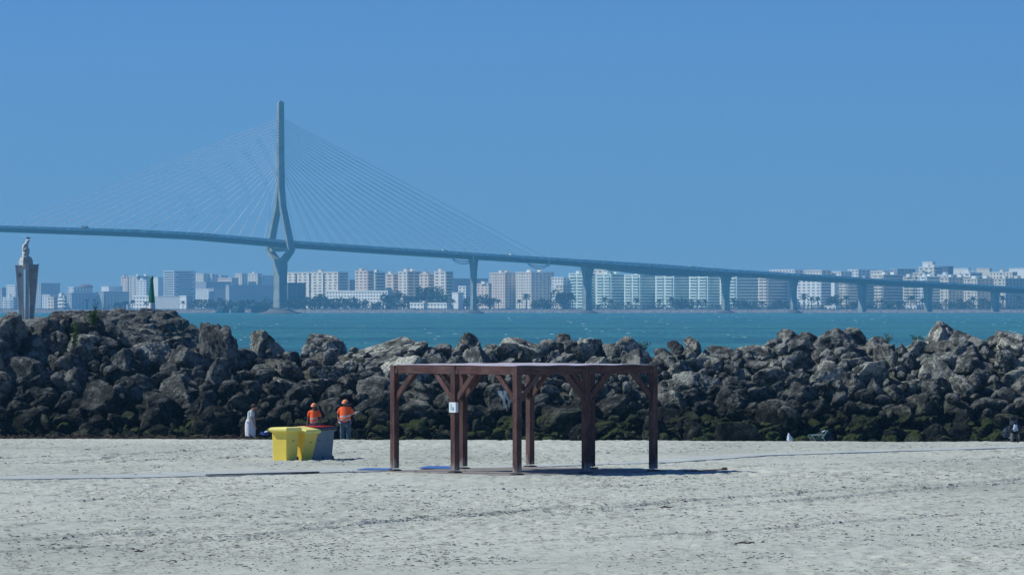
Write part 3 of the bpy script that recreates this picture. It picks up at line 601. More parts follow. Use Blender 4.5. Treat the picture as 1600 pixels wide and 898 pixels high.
# ------------------------------------------------------------------ rocks
def boulder_mat(name, moss, tone=1.0):
    m, n, b = nodes(name, .92, .15)
    geo = N(n, 'ShaderNodeNewGeometry'); pos = geo.outputs['Position']
    oi = N(n, 'ShaderNodeObjectInfo')
    tc = N(n, 'ShaderNodeTexCoord').outputs['Object']
    t1 = N(n, 'ShaderNodeTexNoise'); t1.inputs['Scale'].default_value = 1.6; t1.inputs['Detail'].default_value = 8; t1.inputs['Roughness'].default_value = .7; n.links.new(tc, t1.inputs['Vector'])
    t2 = N(n, 'ShaderNodeTexVoronoi'); t2.inputs['Scale'].default_value = 9; n.links.new(tc, t2.inputs['Vector'])
    t3 = N(n, 'ShaderNodeTexNoise'); t3.inputs['Scale'].default_value = 11; t3.inputs['Detail'].default_value = 6; t3.inputs['Roughness'].default_value = .75; n.links.new(tc, t3.inputs['Vector'])
    T = tone
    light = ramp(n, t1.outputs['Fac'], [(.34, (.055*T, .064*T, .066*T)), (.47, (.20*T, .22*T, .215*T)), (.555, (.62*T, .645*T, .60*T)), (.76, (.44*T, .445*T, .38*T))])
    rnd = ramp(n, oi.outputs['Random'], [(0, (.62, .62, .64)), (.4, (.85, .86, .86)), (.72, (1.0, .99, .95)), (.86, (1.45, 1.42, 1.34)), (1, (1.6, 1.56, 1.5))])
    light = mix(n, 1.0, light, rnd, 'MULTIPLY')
    pit_shade = ramp(n, t3.outputs['Fac'], [(.36, (.28, .28, .28)), (.49, (1, 1, 1))])  # hollows of the bump noise darkened, their shade put into the colour
    light = mix(n, .85, light, pit_shade, 'MULTIPLY')
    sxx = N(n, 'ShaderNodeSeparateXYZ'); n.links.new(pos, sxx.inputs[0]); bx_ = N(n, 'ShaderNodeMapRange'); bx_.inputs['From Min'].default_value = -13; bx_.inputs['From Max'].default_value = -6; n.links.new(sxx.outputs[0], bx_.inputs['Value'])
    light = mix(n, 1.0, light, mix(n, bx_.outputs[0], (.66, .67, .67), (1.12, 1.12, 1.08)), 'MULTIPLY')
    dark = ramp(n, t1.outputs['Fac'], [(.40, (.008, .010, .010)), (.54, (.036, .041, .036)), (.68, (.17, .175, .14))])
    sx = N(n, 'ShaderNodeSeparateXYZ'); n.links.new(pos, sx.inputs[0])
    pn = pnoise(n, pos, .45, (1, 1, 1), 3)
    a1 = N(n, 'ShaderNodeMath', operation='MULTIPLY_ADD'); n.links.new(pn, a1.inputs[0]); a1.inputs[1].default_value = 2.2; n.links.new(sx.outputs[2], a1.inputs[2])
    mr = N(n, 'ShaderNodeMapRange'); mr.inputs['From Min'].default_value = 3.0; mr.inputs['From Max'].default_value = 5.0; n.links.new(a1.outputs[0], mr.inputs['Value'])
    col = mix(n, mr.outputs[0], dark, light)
    if moss:
        sn = N(n, 'ShaderNodeSeparateXYZ'); n.links.new(geo.outputs['Normal'], sn.inputs[0])
        mp = pnoise(n, pos, 1.1, (1, 1, 1), 5, .7)
        a2 = N(n, 'ShaderNodeMath', operation='MULTIPLY_ADD'); n.links.new(mp, a2.inputs[0]); a2.inputs[1].default_value = 2.6; n.links.new(sn.outputs[2], a2.inputs[2])
        m2 = N(n, 'ShaderNodeMapRange'); m2.inputs['From Min'].default_value = 1.62; m2.inputs['From Max'].default_value = 2.0; n.links.new(a2.outputs[0], m2.inputs['Value'])
        m3 = N(n, 'ShaderNodeMapRange'); m3.inputs['From Min'].default_value = 2.25; m3.inputs['From Max'].default_value = 1.6; n.links.new(sx.outputs[2], m3.inputs['Value'])
        mm = N(n, 'ShaderNodeMath', operation='MULTIPLY'); n.links.new(m2.outputs[0], mm.inputs[0]); n.links.new(m3.outputs[0], mm.inputs[1])
        green = ramp(n, t3.outputs['Fac'], [(.35, (.025, .04, .012)), (.6, (.10, .135, .035)), (.75, (.22, .26, .09))])
        col = mix(n, mm.outputs[0], col, green)
    n.links.new(col, b.inputs['Base Color'])
    h = N(n, 'ShaderNodeMath', operation='MULTIPLY_ADD'); n.links.new(t2.outputs['Distance'], h.inputs[0]); h.inputs[1].default_value = .35; n.links.new(t3.outputs['Fac'], h.inputs[2])
    bump(n, b, h.outputs[0], 1.0, .24)
    return m
ROCK = boulder_mat('boulder_stone', False); ROCKM = boulder_mat('mossy_boulder_stone', True); ROCKF = boulder_mat('breakwater_stone', False, .8); ROCKD = boulder_mat('shaded_gap_stone', False, .32)  # ROCKD is the same stone darkened, gap shade put into its colour
def rock_mesh(seed, sub=5, planes=10, rough=1.0):
    rr = random.Random(seed); bm = bmesh.new(); bmesh.ops.create_icosphere(bm, subdivisions=sub, radius=1)
    pl = []
    for i in range(planes):
        v = Vector((rr.gauss(0, 1), rr.gauss(0, 1), rr.gauss(0, .9))).normalized(); pl.append((v, rr.uniform(.46, .86)))
    off = Vector((rr.uniform(-50, 50), rr.uniform(-50, 50), rr.uniform(-50, 50)))
    bm.normal_update()
    for v in bm.verts:
        d = v.co.normalized(); r = 1.12
        for nn, h in pl:
            c = d.dot(nn)
            if c > .05: r = min(r, h/c)
        r = min(r, 1.2)*1.16
        p = d*r
        f = mn.fractal(p*1.3+off, .9, 2.1, 3)*.035+mn.fractal(p*5.0+off, .6, 2.1, 5)*.034
        rdg = -(1-min(1, abs(mn.noise(p*1.9+off*1.3))*5))**2*.10-(1-min(1, abs(mn.noise(p*4.1-off*1.3))*4))**2*.035
        v.co = p*(1+(f+rdg)*rough)+mn.noise_vector(p*7+off)*.012*rough
    me = bpy.data.meshes.new('boulder'); bm.to_mesh(me); bm.free()
    me.polygons.foreach_set('use_smooth', [True]*len(me.polygons)); return me
VAR = [rock_mesh(s) for s in range(16)]
VARM = []
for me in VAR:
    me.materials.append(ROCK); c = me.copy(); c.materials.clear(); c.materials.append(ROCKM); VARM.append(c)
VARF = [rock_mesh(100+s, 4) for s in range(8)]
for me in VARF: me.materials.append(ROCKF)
SKX = [-60, 0, 40, 100, 150, 185, 230, 280, 345, 370, 440, 470, 500, 530, 560, 580, 620, 650, 690, 720, 780, 860, 920, 980, 1020, 1080, 1105, 1150, 1180, 1235, 1275, 1330, 1365, 1420, 1470, 1510, 1560, 1600, 1660]
SKY = [488, 490, 500, 494, 496, 512, 530, 535, 528, 545, 548, 552, 538, 545, 535, 532, 540, 528, 538, 530, 538, 532, 530, 535, 548, 530, 548, 535, 536, 525, 540, 524, 530, 536, 520, 520, 528, 520, 522]
def core_z(x, y):
    px = 800+x/y*F; zc = CH-(np.interp(px, SKX, SKY)-1-HZ)/F*195.5
    return np.interp(0*x+1, [0, 1], [0, 1])*np.where(y < 188, .8-(188-y)*.5, np.where(y < 195.5, .8+(zc-.35-.8)*(y-188)/7.5, np.where(y < 199, zc-.35, zc-.35-(y-199)*.62)))
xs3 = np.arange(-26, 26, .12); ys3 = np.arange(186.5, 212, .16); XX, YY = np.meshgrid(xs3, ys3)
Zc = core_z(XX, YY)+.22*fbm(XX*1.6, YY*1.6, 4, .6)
coreo = np_grid('rubble_bank', xs3, ys3, Zc, ROCKD, False); tag(coreo, 'breakwater core in the gaps between the boulders, coloured dark as if shaded', 'rubble', kind='stuff')
LM = [(80, 'below the statue monument'), (190, 'below the leafy shrub'), (280, 'below the green beacon'), (372, 'left of the woman in white'), (460, 'above the woman in white'), (520, 'behind the smaller worker'),
      (605, 'behind the larger worker'), (705, "behind the pergola's first bay"), (808, "behind the pergola's second bay"), (920, "behind the pergola's third bay"), (1028, "behind the pergola's fourth bay"), (1130, 'just right of the pergola'),
      (1215, 'between pergola and pale bag'), (1330, 'above the green beach chair'), (1400, 'right of the green beach chair'), (1480, 'well right of the beach chair'), (1560, 'left of the beach cart'), (1800, 'above the beach cart')]
CN = ['foot', 'lowest', 'lower middle', 'middle', 'upper middle', 'upper', 'crest']
ORD = ['first', 'second', 'third', 'fourth', 'fifth', 'sixth', 'seventh', 'eighth', 'ninth', 'tenth']
placed = []
def put(x, y, z, sx, sy, sz, rot, moss, course, vi=None):
    me = (VARM if moss else VAR)[random.randrange(16) if vi is None else vi]
    o = bpy.data.objects.new('boulder', me); C.objects.link(o); o.location = (x, y, z); o.scale = (sx, sy, sz); o.rotation_euler = rot
    placed.append([o, 800+x/y*F, course, max(sx, sz), moss, z])
    return o
def slope_at(px, py):
    best = None
    for y in np.arange(187.5, 199, .1):
        x = WX(px, y); z = float(core_z(np.array(x), np.array(y))); e = abs(479+(CH-z)/y*F-py)
        if best is None or e < best[0]: best = (e, x, y, z)
    return best[1:]
HERO = [(70, 543, 112, 84, 0), (332, 565, 66, 100, 3), (140, 552, 70, 60, 1), (232, 560, 84, 60, 5), (285, 545, 70, 42, 6), (190, 590, 66, 70, 7), (30, 600, 80, 60, 2), (590, 548, 96, 42, 8), (730, 545, 46, 56, 9), (1114, 583, 52, 38, 10), (1235, 532, 46, 44, 11),
        (1330, 532, 64, 42, 12), (1470, 532, 50, 58, 13), (1508, 536, 62, 54, 14), (665, 655, 74, 46, 15), (590, 650, 78, 58, 4), (505, 548, 60, 60, 3), (415, 560, 66, 70, 6), (1240, 625, 60, 46, 8), (1388, 570, 46, 56, 1), (1180, 558, 66, 38, 2),
        (30, 668, 60, 34, 5), (88, 668, 44, 36, 9), (150, 668, 74, 36, 11), (240, 632, 42, 30, 4), (340, 603, 60, 70, 7), (990, 560, 60, 50, 10), (850, 555, 70, 50, 12), (1560, 540, 60, 46, 0), (1140, 640, 70, 50, 13), (1290, 590, 44, 40, 15), (1110, 670, 56, 40, 14)]
heroes = []
for (px, py, w, h, vi) in HERO:
    x, y, z = slope_at(px, py); s = y/F
    if py < 560: z = WZ(py+4, y); h *= .85
    o = put(x, y+.1, z, w*s/2*1.05, w*s/2*.95, h*s/2*1.1, (random.uniform(-.2, .2), random.uniform(-.2, .2), random.uniform(0, 6.28)), px > 480 and py > 600, min(6, max(0, int((690-py)/24))), vi)
    heroes.append((px, py, w, h))
rows = 7
for k in range(rows):
    px = -30-random.uniform(0, 20); u = (k+.45)/rows
    while px < 1640:
        big = 1.25 if px < 360 else 1.0
        r = random.uniform(.36, .70)*(.75 if k == 6 and px < 90 else 1)*(.95, .95, 1.0, 1.0, 1.0, 1.0, 1.0)[k]*big; r *= 1.38 if random.random() < .24 else 1.0
        y = 188+7.3*u+random.uniform(-.35, .35); cx = px+r/y*F*.85
        yy = y+.4 if k == rows-1 else y
        x = WX(cx, yy); z = float(core_z(np.array(x), np.array(yy)))
        py = 479+(CH-z)/yy*F
        if not any(abs(cx-a)/(w*.36) < 1 and abs(py-b_)/(h*.36) < 1 for a, b_, w, h in heroes):
            sq = random.uniform(.62, .95)
            put(x, yy, z+.12*r+random.uniform(-.1, .12), r*random.uniform(.9, 1.3), r*random.uniform(.85, 1.1), r*sq, (random.uniform(-.45, .45), random.uniform(-.45, .45), random.uniform(0, 6.28)), (px > 480 or random.random() < .05) and k < 4 and random.random() < .7, k)
        px += r*2/y*F*random.uniform(.92, 1.15)
# small stones between, one mass
q = MB(); small = [rock_mesh(200+s, 3, 9) for s in range(8)]
sv = [([v.co.copy() for v in me.vertices], [tuple(p.vertices) for p in me.polygons]) for me in small]
for i in range(1300):
    px = random.uniform(-30, 1630); u = random.random(); y = 187.6+7.6*u; x = WX(px, y); z = float(core_z(np.array(x), np.array(y)))+random.uniform(.05, .42); r = .1+.24*random.random()**1.6
    vs, fs = random.choice(sv); M = Matrix.Rotation(random.random()*6, 3, 'Z') @ Matrix.Rotation(random.random()*6, 3, 'X')
    q.add([(M @ Vector((v.x*1.2, v.y, v.z*.8)))*r+Vector((x, y-.25, z)) for v in vs], fs)
tag(q.build('rubble', ROCKM, smooth=False), 'small broken stones wedged between the breakwater boulders', 'rubble', kind='stuff')
# labels: course, landmark, order from the left
cells = {}
for p in placed:
    seg = next(l for lim, l in LM if p[1] < lim); cells.setdefault((p[2], seg), []).append(p)
for (cs, seg), L in cells.items():
    L.sort(key=lambda p: p[1])
    for i, p in enumerate(L):
        size = 'large' if p[3] > .85 else ('small' if p[3] < .5 else 'mid-sized'); tone = ('mossy' if p[4] and cs < 2 else ('dark' if cs < 4 else 'grey'))
        order = (ORD[i]+' from left') if len(L) > 1 else 'the only one'
        tag(p[0], '%s %s boulder in %s course %s, %s' % (size, tone, CN[cs], seg, order), 'boulder', 'boulders of the breakwater')

# the arm of the breakwater that runs out to the beacon
def arm_z(x, y):
    px_c = np.interp(y, [205, 260, 340, 540], [90, 150, 190, 232]); xc = (px_c-800)/F*y
    hw = np.interp(y, [205, 540], [3.5, 2.6]); top = np.interp(y, [205, 260, 330, 540], [3.8, 4.9, 5.1, 4.85])
    dx = x-xc; e = np.abs(dx)-np.where(dx > 0, hw, 30)
    end = np.clip((y-540)/9, 0, 3)
    return top-np.clip(e, 0, 50)*.72-end*3
xs4 = np.linspace(-60, -4, 260); ys4 = np.arange(214, 570, 1.1); XX, YY = np.meshgrid(xs4, ys4)
arm = np_grid('breakwater_core', xs4, ys4, arm_z(XX, YY)+.35*fbm(XX*1.1, YY*1.1, 4, .6), ROCKF, False); tag(arm, kind='structure')
fl = []; cnt = 0
rr = random.Random(11)
q = MB(); svf = [([v.co.copy() for v in me.vertices], [tuple(p.vertices) for p in me.polygons]) for me in [rock_mesh(300+s, 3, 12) for s in range(6)]]
y = 222.0
cand = []
while y < 548:
    pxr = rr.uniform(90, 400); x = WX(pxr, y); z = float(arm_z(np.array(x), np.array(y)))
    if 2.2 < z < 5.6: cand.append((x, y, z, rr.uniform(.45, .9)*(.6+.4*y/540)))
    y += .14 if y < 262 else (.22 if y < 540 else .06)
cand.sort(key=lambda c: -c[3]/c[1])
keep = []
for c in cand:
    px = 800+c[0]/c[1]*F; py = HZ+(CH-c[2])/c[1]*F
    crest = np.interp(px, SKX, SKY)
    if len(keep) < 42 and py < crest-2 and px > 170: keep.append((c, px, py))
    else:
        vs, fs = rr.choice(svf); M = Matrix.Rotation(rr.random()*6, 3, 'Z') @ Matrix.Rotation(rr.uniform(-.5, .5), 3, 'X')
        q.add([(M @ Vector((v.x*1.15, v.y, v.z*.72)))*c[3]+Vector((c[0], c[1], c[2])) for v in vs], fs)
tag(q.build('breakwater_rubble', ROCKF, smooth=False), 'distant tumbled stones covering the breakwater arm towards the beacon', 'rubble', kind='stuff')
keep.sort(key=lambda k: (int(k[2]/12), k[1]))
rowc = {}
for c, px, py in keep:
    r_ = int((py-488)//12); rowc.setdefault(r_, []).append((c, px))
for r_, L in rowc.items():
    for i, (c, px) in enumerate(sorted(L, key=lambda k: k[1])):
        o = bpy.data.objects.new('boulder', rr.choice(VARF)); C.objects.link(o); o.location = (c[0], c[1], c[2]+.1); s = c[3]; o.scale = (s*1.2, s, s*.75); o.rotation_euler = (rr.uniform(-.3, .3), rr.uniform(-.3, .3), rr.uniform(0, 6))
        tag(o, 'distant grey boulder on the arm below the beacon, %s row down, %s from left' % (ORD[max(0, min(9, r_))], ORD[i] if i < 10 else str(i+1)+'th'), 'boulder', 'boulders of the breakwater arm')
pth = MB(); 
for a, b_ in zip(range(440, 540, 20), range(460, 560, 20)):
    xa = (np.interp(a, [205, 260, 340, 540], [90, 150, 190, 232])-800)/F*a; xb = (np.interp(b_, [205, 260, 340, 540], [90, 150, 190, 232])-800)/F*b_
    za = float(np.interp(a, [300, 540], [5.2, 5.22])); zb = float(np.interp(b_, [300, 540], [5.2, 5.22]))
    pth.add([(xa-3, a, za+.12), (xa+1.8, a, za+.12), (xb+1.8, b_, zb+.12), (xb-3, b_, zb+.12), (xa-3, a, za-.5), (xa+1.8, a, za-.5), (xb+1.8, b_, zb-.5), (xb-3, b_, zb-.5)], [(0, 1, 2, 3), (4, 5, 1, 0), (1, 5, 6, 2), (3, 7, 4, 0)])
tag(pth.build('breakwater_path', simple('path_concrete', (.27, .24, .19), .9, .2, .6)), kind='structure')

# ------------------------------------------------------------------ beacon
d = 545; bc = empty('beacon', (WX(237.5, d), d, WZ(491, d)), 0, 'tapering green-topped harbour beacon with white base on the breakwater', 'beacon')
s = d/F; HB = 57*s
wht = simple('beacon_white', (.78, .80, .80), .6, .06, 2); grn = simple('beacon_green', (.008, .20, .09), .5, .15, 2)
rgb = lambda r, z: [(r*math.cos(6.2832*i/24), r*math.sin(6.2832*i/24), z) for i in range(24)]
MB().loft([rgb(6.2*s, -.7), rgb(6.2*s, 0), rgb(4.7*s, 18*s)]).build('base', wht, bc, False)
MB().loft([rgb(4.7*s, 18.05*s), rgb(1.8*s, 54*s)]).build('tower', grn, bc, False)
q = MB(); q.loft([rgb(2.3*s, 54.05*s), rgb(2.3*s, 54.6*s)]); q.tube((0, 0, 54.6*s), (0, 0, 57*s), .09); 
for i in range(8): q.tube((2.1*s*math.cos(i*.785), 2.1*s*math.sin(i*.785), 54.6*s), (2.1*s*math.cos(i*.785), 2.1*s*math.sin(i*.785), 56.4*s), .02, n=5)
q.build('gallery', grn, bc); MB().ell((0, 0, 57.6*s), .13, .13, .17).build('lantern', grn, bc, True)
q = MB()
for sd in (-.14, .14): q.tube((-5.3*s+.0, sd, 14*s), (-2.2*s, sd, 55*s), .02, n=5)
for i in range(14): f = i/13; q.tube((-5.3*s+3.1*s*f, -.14, (14+41*f)*s), (-5.3*s+3.1*s*f, .14, (14+41*f)*s), .016, n=5)
q.build('ladder', grn, bc)

# ------------------------------------------------------------------ statue monument
d = 350; s = d/F; st = empty('statue_monument', (WX(40.5, d), d, WZ(494, d)), 0, 'stone figure on a pedestal carried by three tapering concrete fins', 'monument')
stone = simple('monument_stone', (.50, .53, .50), .9, .25, 3, bmp=.6, bd=.05); stone2 = simple('statue_stone', (.62, .64, .60), .9, .2, 4, bmp=.5, bd=.04)
def fin(x0t, x1t, x0b, x1b, ytop, yb, yn, dp, name='fin'):
    q = MB(); H = lambda y: (492-y)*s
    ring = lambda a, b_, z: [((a-40.5)*s, yn-dp/2, z), ((b_-40.5)*s, yn-dp/2, z), ((b_-40.5)*s, yn+dp/2, z), ((a-40.5)*s, yn+dp/2, z)]
    q.loft([ring(x0b, x1b, H(yb)), ring((x0b+x0t)/2+.5, (x1b+x1t)/2, H((yb+ytop)/2)), ring(x0t, x1t, H(ytop))]); return q.build(name, stone, st, bevel=.015)
fin(24.5, 36.5, 30.9, 37.5, 412, 500, -.2, .5); fin(41, 46.5, 40.3, 45, 411, 500, -.45, .5); fin(44.5, 59.5, 45.5, 51.5, 411, 500, .35, .5)
MB().ell((0.02, 0, (492-415)*s), .58, .5, .16, nv=6).build('ring_beam', stone, st, True)
q = MB(); q.box((-.0*s, 0, (492-409.5)*s), (17*s, 17*s, 11*s), Matrix.Rotation(.5, 3, 'Z'), taper=.98); q.box((0, 0, (492-402)*s), (14.5*s, 14.5*s, 4*s), Matrix.Rotation(.5, 3, 'Z'), taper=.95); q.build('pedestal', stone, st, bevel=.01)
q = MB(); H = lambda y: (492-y)*s; rngs = []
for (yy, cx, rx, ry) in [(401, 40.6, 6.2, 5.5), (398.5, 40.4, 5.6, 5), (396, 39.2, 4.6, 4.5), (393.5, 40.8, 5.2, 4.6), (391, 40.6, 5.0, 4.4), (388.5, 41, 5.4, 4.6), (386, 39.6, 4.8, 4.2), (383, 39.4, 4.3, 3.8), (380.5, 39.6, 3.9, 3.6), (378.5, 41, 3.0, 3), (377, 42.2, 2.3, 2.3), (375.4, 42.8, 2.9, 2.7), (373.8, 43.2, 2.9, 2.7), (372.4, 43.2, 1.9, 1.8)]:
    ring = []
    for i in range(28):
        a = 6.2832*i/28; w = 1+.12*math.sin(a*7+yy*.8)+.1*math.sin(a*3+yy*.35)
        ring.append(((cx-40.5+rx*w*math.cos(a))*s, ry*w*math.sin(a)*s, H(yy)))
    rngs.append(ring)
q.loft(rngs)
q.tube(((43-40.5)*s, -3*s, H(384)), ((38-40.5)*s, -4.5*s, H(389)), 1.4*s, 1.1*s); q.tube(((36-40.5)*s, -2*s, H(382)), ((38-40.5)*s, -4.6*s, H(391)), 1.3*s, 1.1*s)
q.tube(((37-40.5)*s, -4*s, H(395)), ((44-40.5)*s, -4.5*s, H(392)), 1.2*s, .9*s); q.tube(((37-40.5)*s, -4*s, H(399)), ((45-40.5)*s, -5*s, H(396)), 1.2*s, .9*s)
q.build('figure', stone2, st, True)
q = MB()
for i in range(16):
    a0, a1 = 6.2832*i/16, 6.2832*(i+1)/16
    q.tube(((32-40.5+2*math.cos(a0))*s, -.47, H(427.5)+2.4*math.sin(a0)*s), ((32-40.5+2*math.cos(a1))*s, -.47, H(427.5)+2.4*math.sin(a1)*s), .022, n=5)
q.build('ring_emblem', MB_DARK, st)
q = MB().path([((57.5-40.5)*s, 0, H(412)), ((61-40.5)*s, 0, H(410))], .02, 5); q.build('rod', MB_DARK, st)
# gull on the head
gl = empty('seagull', (WX(43.2, d), d, WZ(374.4, d)), 0, 'small white gull with dark wings perched on the statue head', 'gull')
q = MB(); q.ell((0, 0, .10), .14, .06, .055, Matrix.Rotation(.15, 3, 'Y')); q.ell((-.14, 0, .16), .045, .04, .04); q.tube((-.17, 0, .155), (-.215, 0, .15), .012, .004, 6); q.tube((0, .02, .06), (0, .02, 0), .007, n=5); q.tube((0, -.02, .06), (0, -.02, 0), .007, n=5)
q.build('body', wht, gl, True)
q = MB(); q.ell((.05, -.05, .125), .14, .015, .04); q.ell((.05, .05, .125), .14, .015, .04); q.build('wing', MB_DARK, gl, True)

# ------------------------------------------------------------------ pergola
wood, n, b = nodes('stained_wood', .75, .25)
pos = N(n, 'ShaderNodeNewGeometry').outputs['Position']
tc = N(n, 'ShaderNodeTexCoord').outputs['Object']
grain = pnoise(n, tc, 9, (1, 1, .14), 6, .65); big = pnoise(n, tc, 2.2, (1, 1, .5), 4)
colw = ramp(n, grain, [(.3, (.032, .016, .014)), (.5, (.062, .028, .024)), (.72, (.125, .062, .052))])
colw = mix(n, ramp(n, big, [(.4, (0, 0, 0)), (.7, (.7, .7, .7))]), colw, (.17, .10, .09))
chip = pnoise(n, tc, 30, (1, 1, .25), 4, .7); colw = mix(n, ramp(n, chip, [(.62, (0, 0, 0)), (.68, (1, 1, 1))]), colw, (.24, .19, .17))
sx = N(n, 'ShaderNodeSeparateXYZ'); n.links.new(pos, sx.inputs[0])
an = N(n, 'ShaderNodeMath', operation='MULTIPLY_ADD'); n.links.new(grain, an.inputs[0]); an.inputs[1].default_value = -.9; n.links.new(sx.outputs[2], an.inputs[2])
mr = N(n, 'ShaderNodeMapRange'); mr.inputs['From Min'].default_value = 1.54; mr.inputs['From Max'].default_value = 1.26; n.links.new(an.outputs[0], mr.inputs['Value'])
colw = mix(n, mr.outputs[0], colw, (.36, .33, .30))
n.links.new(colw, b.inputs['Base Color']); bump(n, b, grain, .4, .01)
def wood_h():
    m, n, b = nodes('stained_wood_beam', .75, .25); tc = N(n, 'ShaderNodeTexCoord').outputs['Object']
    g1 = pnoise(n, tc, 8, (.25, .25, 2.2), 6, .65); g2 = pnoise(n, tc, 1.6, (1, 1, 1), 4)
    c = ramp(n, g1, [(.3, (.040, .019, .017)), (.5, (.074, .033, .029)), (.72, (.14, .07, .06))])
    c = mix(n, ramp(n, g2, [(.4, (0, 0, 0)), (.75, (.5, .5, .5))]), c, (.17, .11, .10))
    n.links.new(c, b.inputs['Base Color']); bump(n, b, g1, .4, .01); return m
woodb = wood_h()
zinc = simple('bracket_metal', (.07, .06, .06), .6, .2, 8)
PA = 4.77; PR = R(42); NX, NY = WX(808, 130), 130.0; PZ = 1.735
pg = empty('pergola', (NX, NY, PZ), PR, 'square dark red wooden beach pergola with eight posts and pale shade cover', 'pergola')
PH = 2.74; PW = .17; hf = PA/2
posts = [(0, 0), (hf, 0), (PA, 0), (0, hf), (PA, hf), (0, PA), (hf, PA), (PA, PA)]
for (x, y) in posts:
    MB().box((x, y, PH/2+.03), (PW, PW, PH-.06)).build('post', wood, pg, bevel=.008)
    MB().box((x, y, .012), (.27, .27, .024)).box((x+.0, y, .03), (.2, .2, .012)).build('base_plate', zinc, pg)
BH = .205; BT = .11
def beam(a, b_, inset=PW/2+.003):
    a, b_ = Vector((*a, 0)), Vector((*b_, 0)); dd = (b_-a).normalized(); L = (b_-a).length-2*inset; c = (a+b_)/2
    M = Matrix(((dd.x, -dd.y, 0), (dd.y, dd.x, 0), (0, 0, 1)))
    MB().box((c.x, c.y, PH-BH/2), (L, BT, BH), M).build('beam', woodb, pg, bevel=.006)
    for s_ in (-1, 1):
        e = c+dd*(s_*(L/2-.045)); MB().box((e.x, e.y, PH-BH+.06), (.085, BT+.03, .11), M).build('bracket', zinc, pg)
        # 45 degree brace
        p = c+dd*(s_*(L/2)); q_ = c+dd*(s_*(L/2-.62)); v = Vector((0, 0, 1)); w2 = Vector((-dd.y, dd.x, 0))*.035
        A_ = [p+v*(PH-BH-.72), p+v*(PH-BH-.53), q_+v*(PH-BH-.002)+dd*s_*.08, q_+v*(PH-BH-.002)-dd*s_*.1]
        MB().loft([[k-w2 for k in A_], [k+w2 for k in A_]]).build('brace', wood, pg)
for a, b_ in [((0, 0), (hf, 0)), ((hf, 0), (PA, 0)), ((0, 0), (0, hf)), ((0, hf), (0, PA)), ((PA, 0), (PA, hf)), ((PA, hf), (PA, PA)), ((0, PA), (hf, PA)), ((hf, PA), (PA, PA)), ((hf, 0), (hf, PA))]:
    beam(a, b_)
for i in range(9):
    if i == 4: continue
    y = PA*(i+.5)/9
    MB().box((hf, y, PH-.05), (PA-.14, .045, .09)).build('rafter', wood, pg)
cl_m = simple('shade_reed', (.46, .44, .50), .8, .3, 5, stretch=(1, 8, 1))
nx_ = 40; g = np.linspace(-.02, PA+.02, nx_); GX, GY = np.meshgrid(g, g)
top = PH+.015+.022*np.abs(fbm(GX*1.1+3, GY*1.1, 3))+.012*np.sin(GX*5.2)*np.sin(GY*2.6+1)**2
vs = [(float(GX[i, j]), float(GY[i, j]), float(top[i, j])+.012) for i in range(nx_) for j in range(nx_)]+[(float(GX[i, j]), float(GY[i, j]), float(top[i, j])-.004) for i in range(nx_) for j in range(nx_)]
fs = []; K = nx_*nx_
for i in range(nx_-1):
    for j in range(nx_-1):
        a = i*nx_+j; fs.append((a, a+1, a+nx_+1, a+nx_)); fs.append((a+K, a+nx_+K, a+nx_+1+K, a+1+K))
for j in range(nx_-1):
    for a, c in ((j, j+1), ((nx_-1)*nx_+j+1, (nx_-1)*nx_+j), ((j+1)*nx_, j*nx_), (j*nx_+nx_-1, (j+1)*nx_+nx_-1)): fs.append((a, a+K, c+K, c))
MB().add(vs, fs).build('shade_cover', cl_m, pg, True)
# paper notice
no = empty('paper_notice', (0, 0, 0), 0, 'small white paper notice fixed to the pergola post facing left', 'notice')
PM = Matrix.Translation((NX, NY, PZ)) @ Matrix.Rotation(PR, 4, 'Z')
no.location = PM @ Vector((-PW/2-.006, hf, WZ(636, 131.8)-PZ)); no.rotation_euler = (0, 0, PR)
MB().box((-.002, 0, 0), (.006, .25, .26)).box((.04, -.128, 0), (.09, .006, .26)).build('sheet', simple('paper', (.72, .78, .82), .6, .04, 4), no)
q = MB(); q.box((-.007, -.03, -.035), (.003, .07, .09)); q.box((-.007, .045, .01), (.003, .03, .16)); q.build('print', simple('print_blue', (.22, .36, .50), .6, .1), no)
# ground pad, paths and blue mats
pad = MB(); pad.box((hf, hf, -.04), (PA+.5, PA+.5, .08)); po = pad.build('concrete_pad', simple('pad_concrete', (.25, .235, .215), .9, .25, 1.2, bmp=.3)); po.location = (NX, NY, PZ-.006); po.rotation_euler = (0, 0, PR); tag(po, kind='structure')
def ribbon(name, pts, w, th, mat, teeth=False):
    q = MB(); rs = []
    P = [Vector((*px_ground(a, b_), 0)) for a, b_ in pts]; Q = []
    for a, b_ in zip(P, P[1:]):
        for i in range(24): Q.append(a.lerp(b_, i/24))
    Q.append(P[-1])
    for i, p in enumerate(Q):
        dd = (Q[min(i+1, len(Q)-1)]-Q[max(i-1, 0)]).normalized(); nn = Vector((-dd.y, dd.x, 0))
        z = gz(p.x, p.y)+th; a = p-nn*w/2; c = p+nn*w/2; jz = .01*mn.noise(p*.6)
        rs.append([(a.x, a.y, gz(a.x, a.y)-.1), (c.x, c.y, gz(c.x, c.y)-.1), (c.x, c.y, gz(c.x, c.y)+th+jz), (a.x, a.y, gz(a.x, a.y)+th+jz)])
    q.loft(rs); return q.build(name, mat)
walk = ribbon('boardwalk', [(-60, 748), (200, 744), (480, 736), (640, 733)], 2.6, .022, simple('boardwalk_pale', (.43, .47, .445), .85, .14, 1.3, bmp=.3)); tag(walk, kind='structure')
q = MB(); 
for i in range(120):
    px = 330+i*1.42; x, y = px_ground(px, np.interp(px, [330, 480, 500], [740.5, 736.6, 736])); y -= 1.42
    q.box((x, y, gz(x, y)+.01), (.10, .10, .07), Matrix.Rotation(random.uniform(-.3, .3), 3, 'Z'))
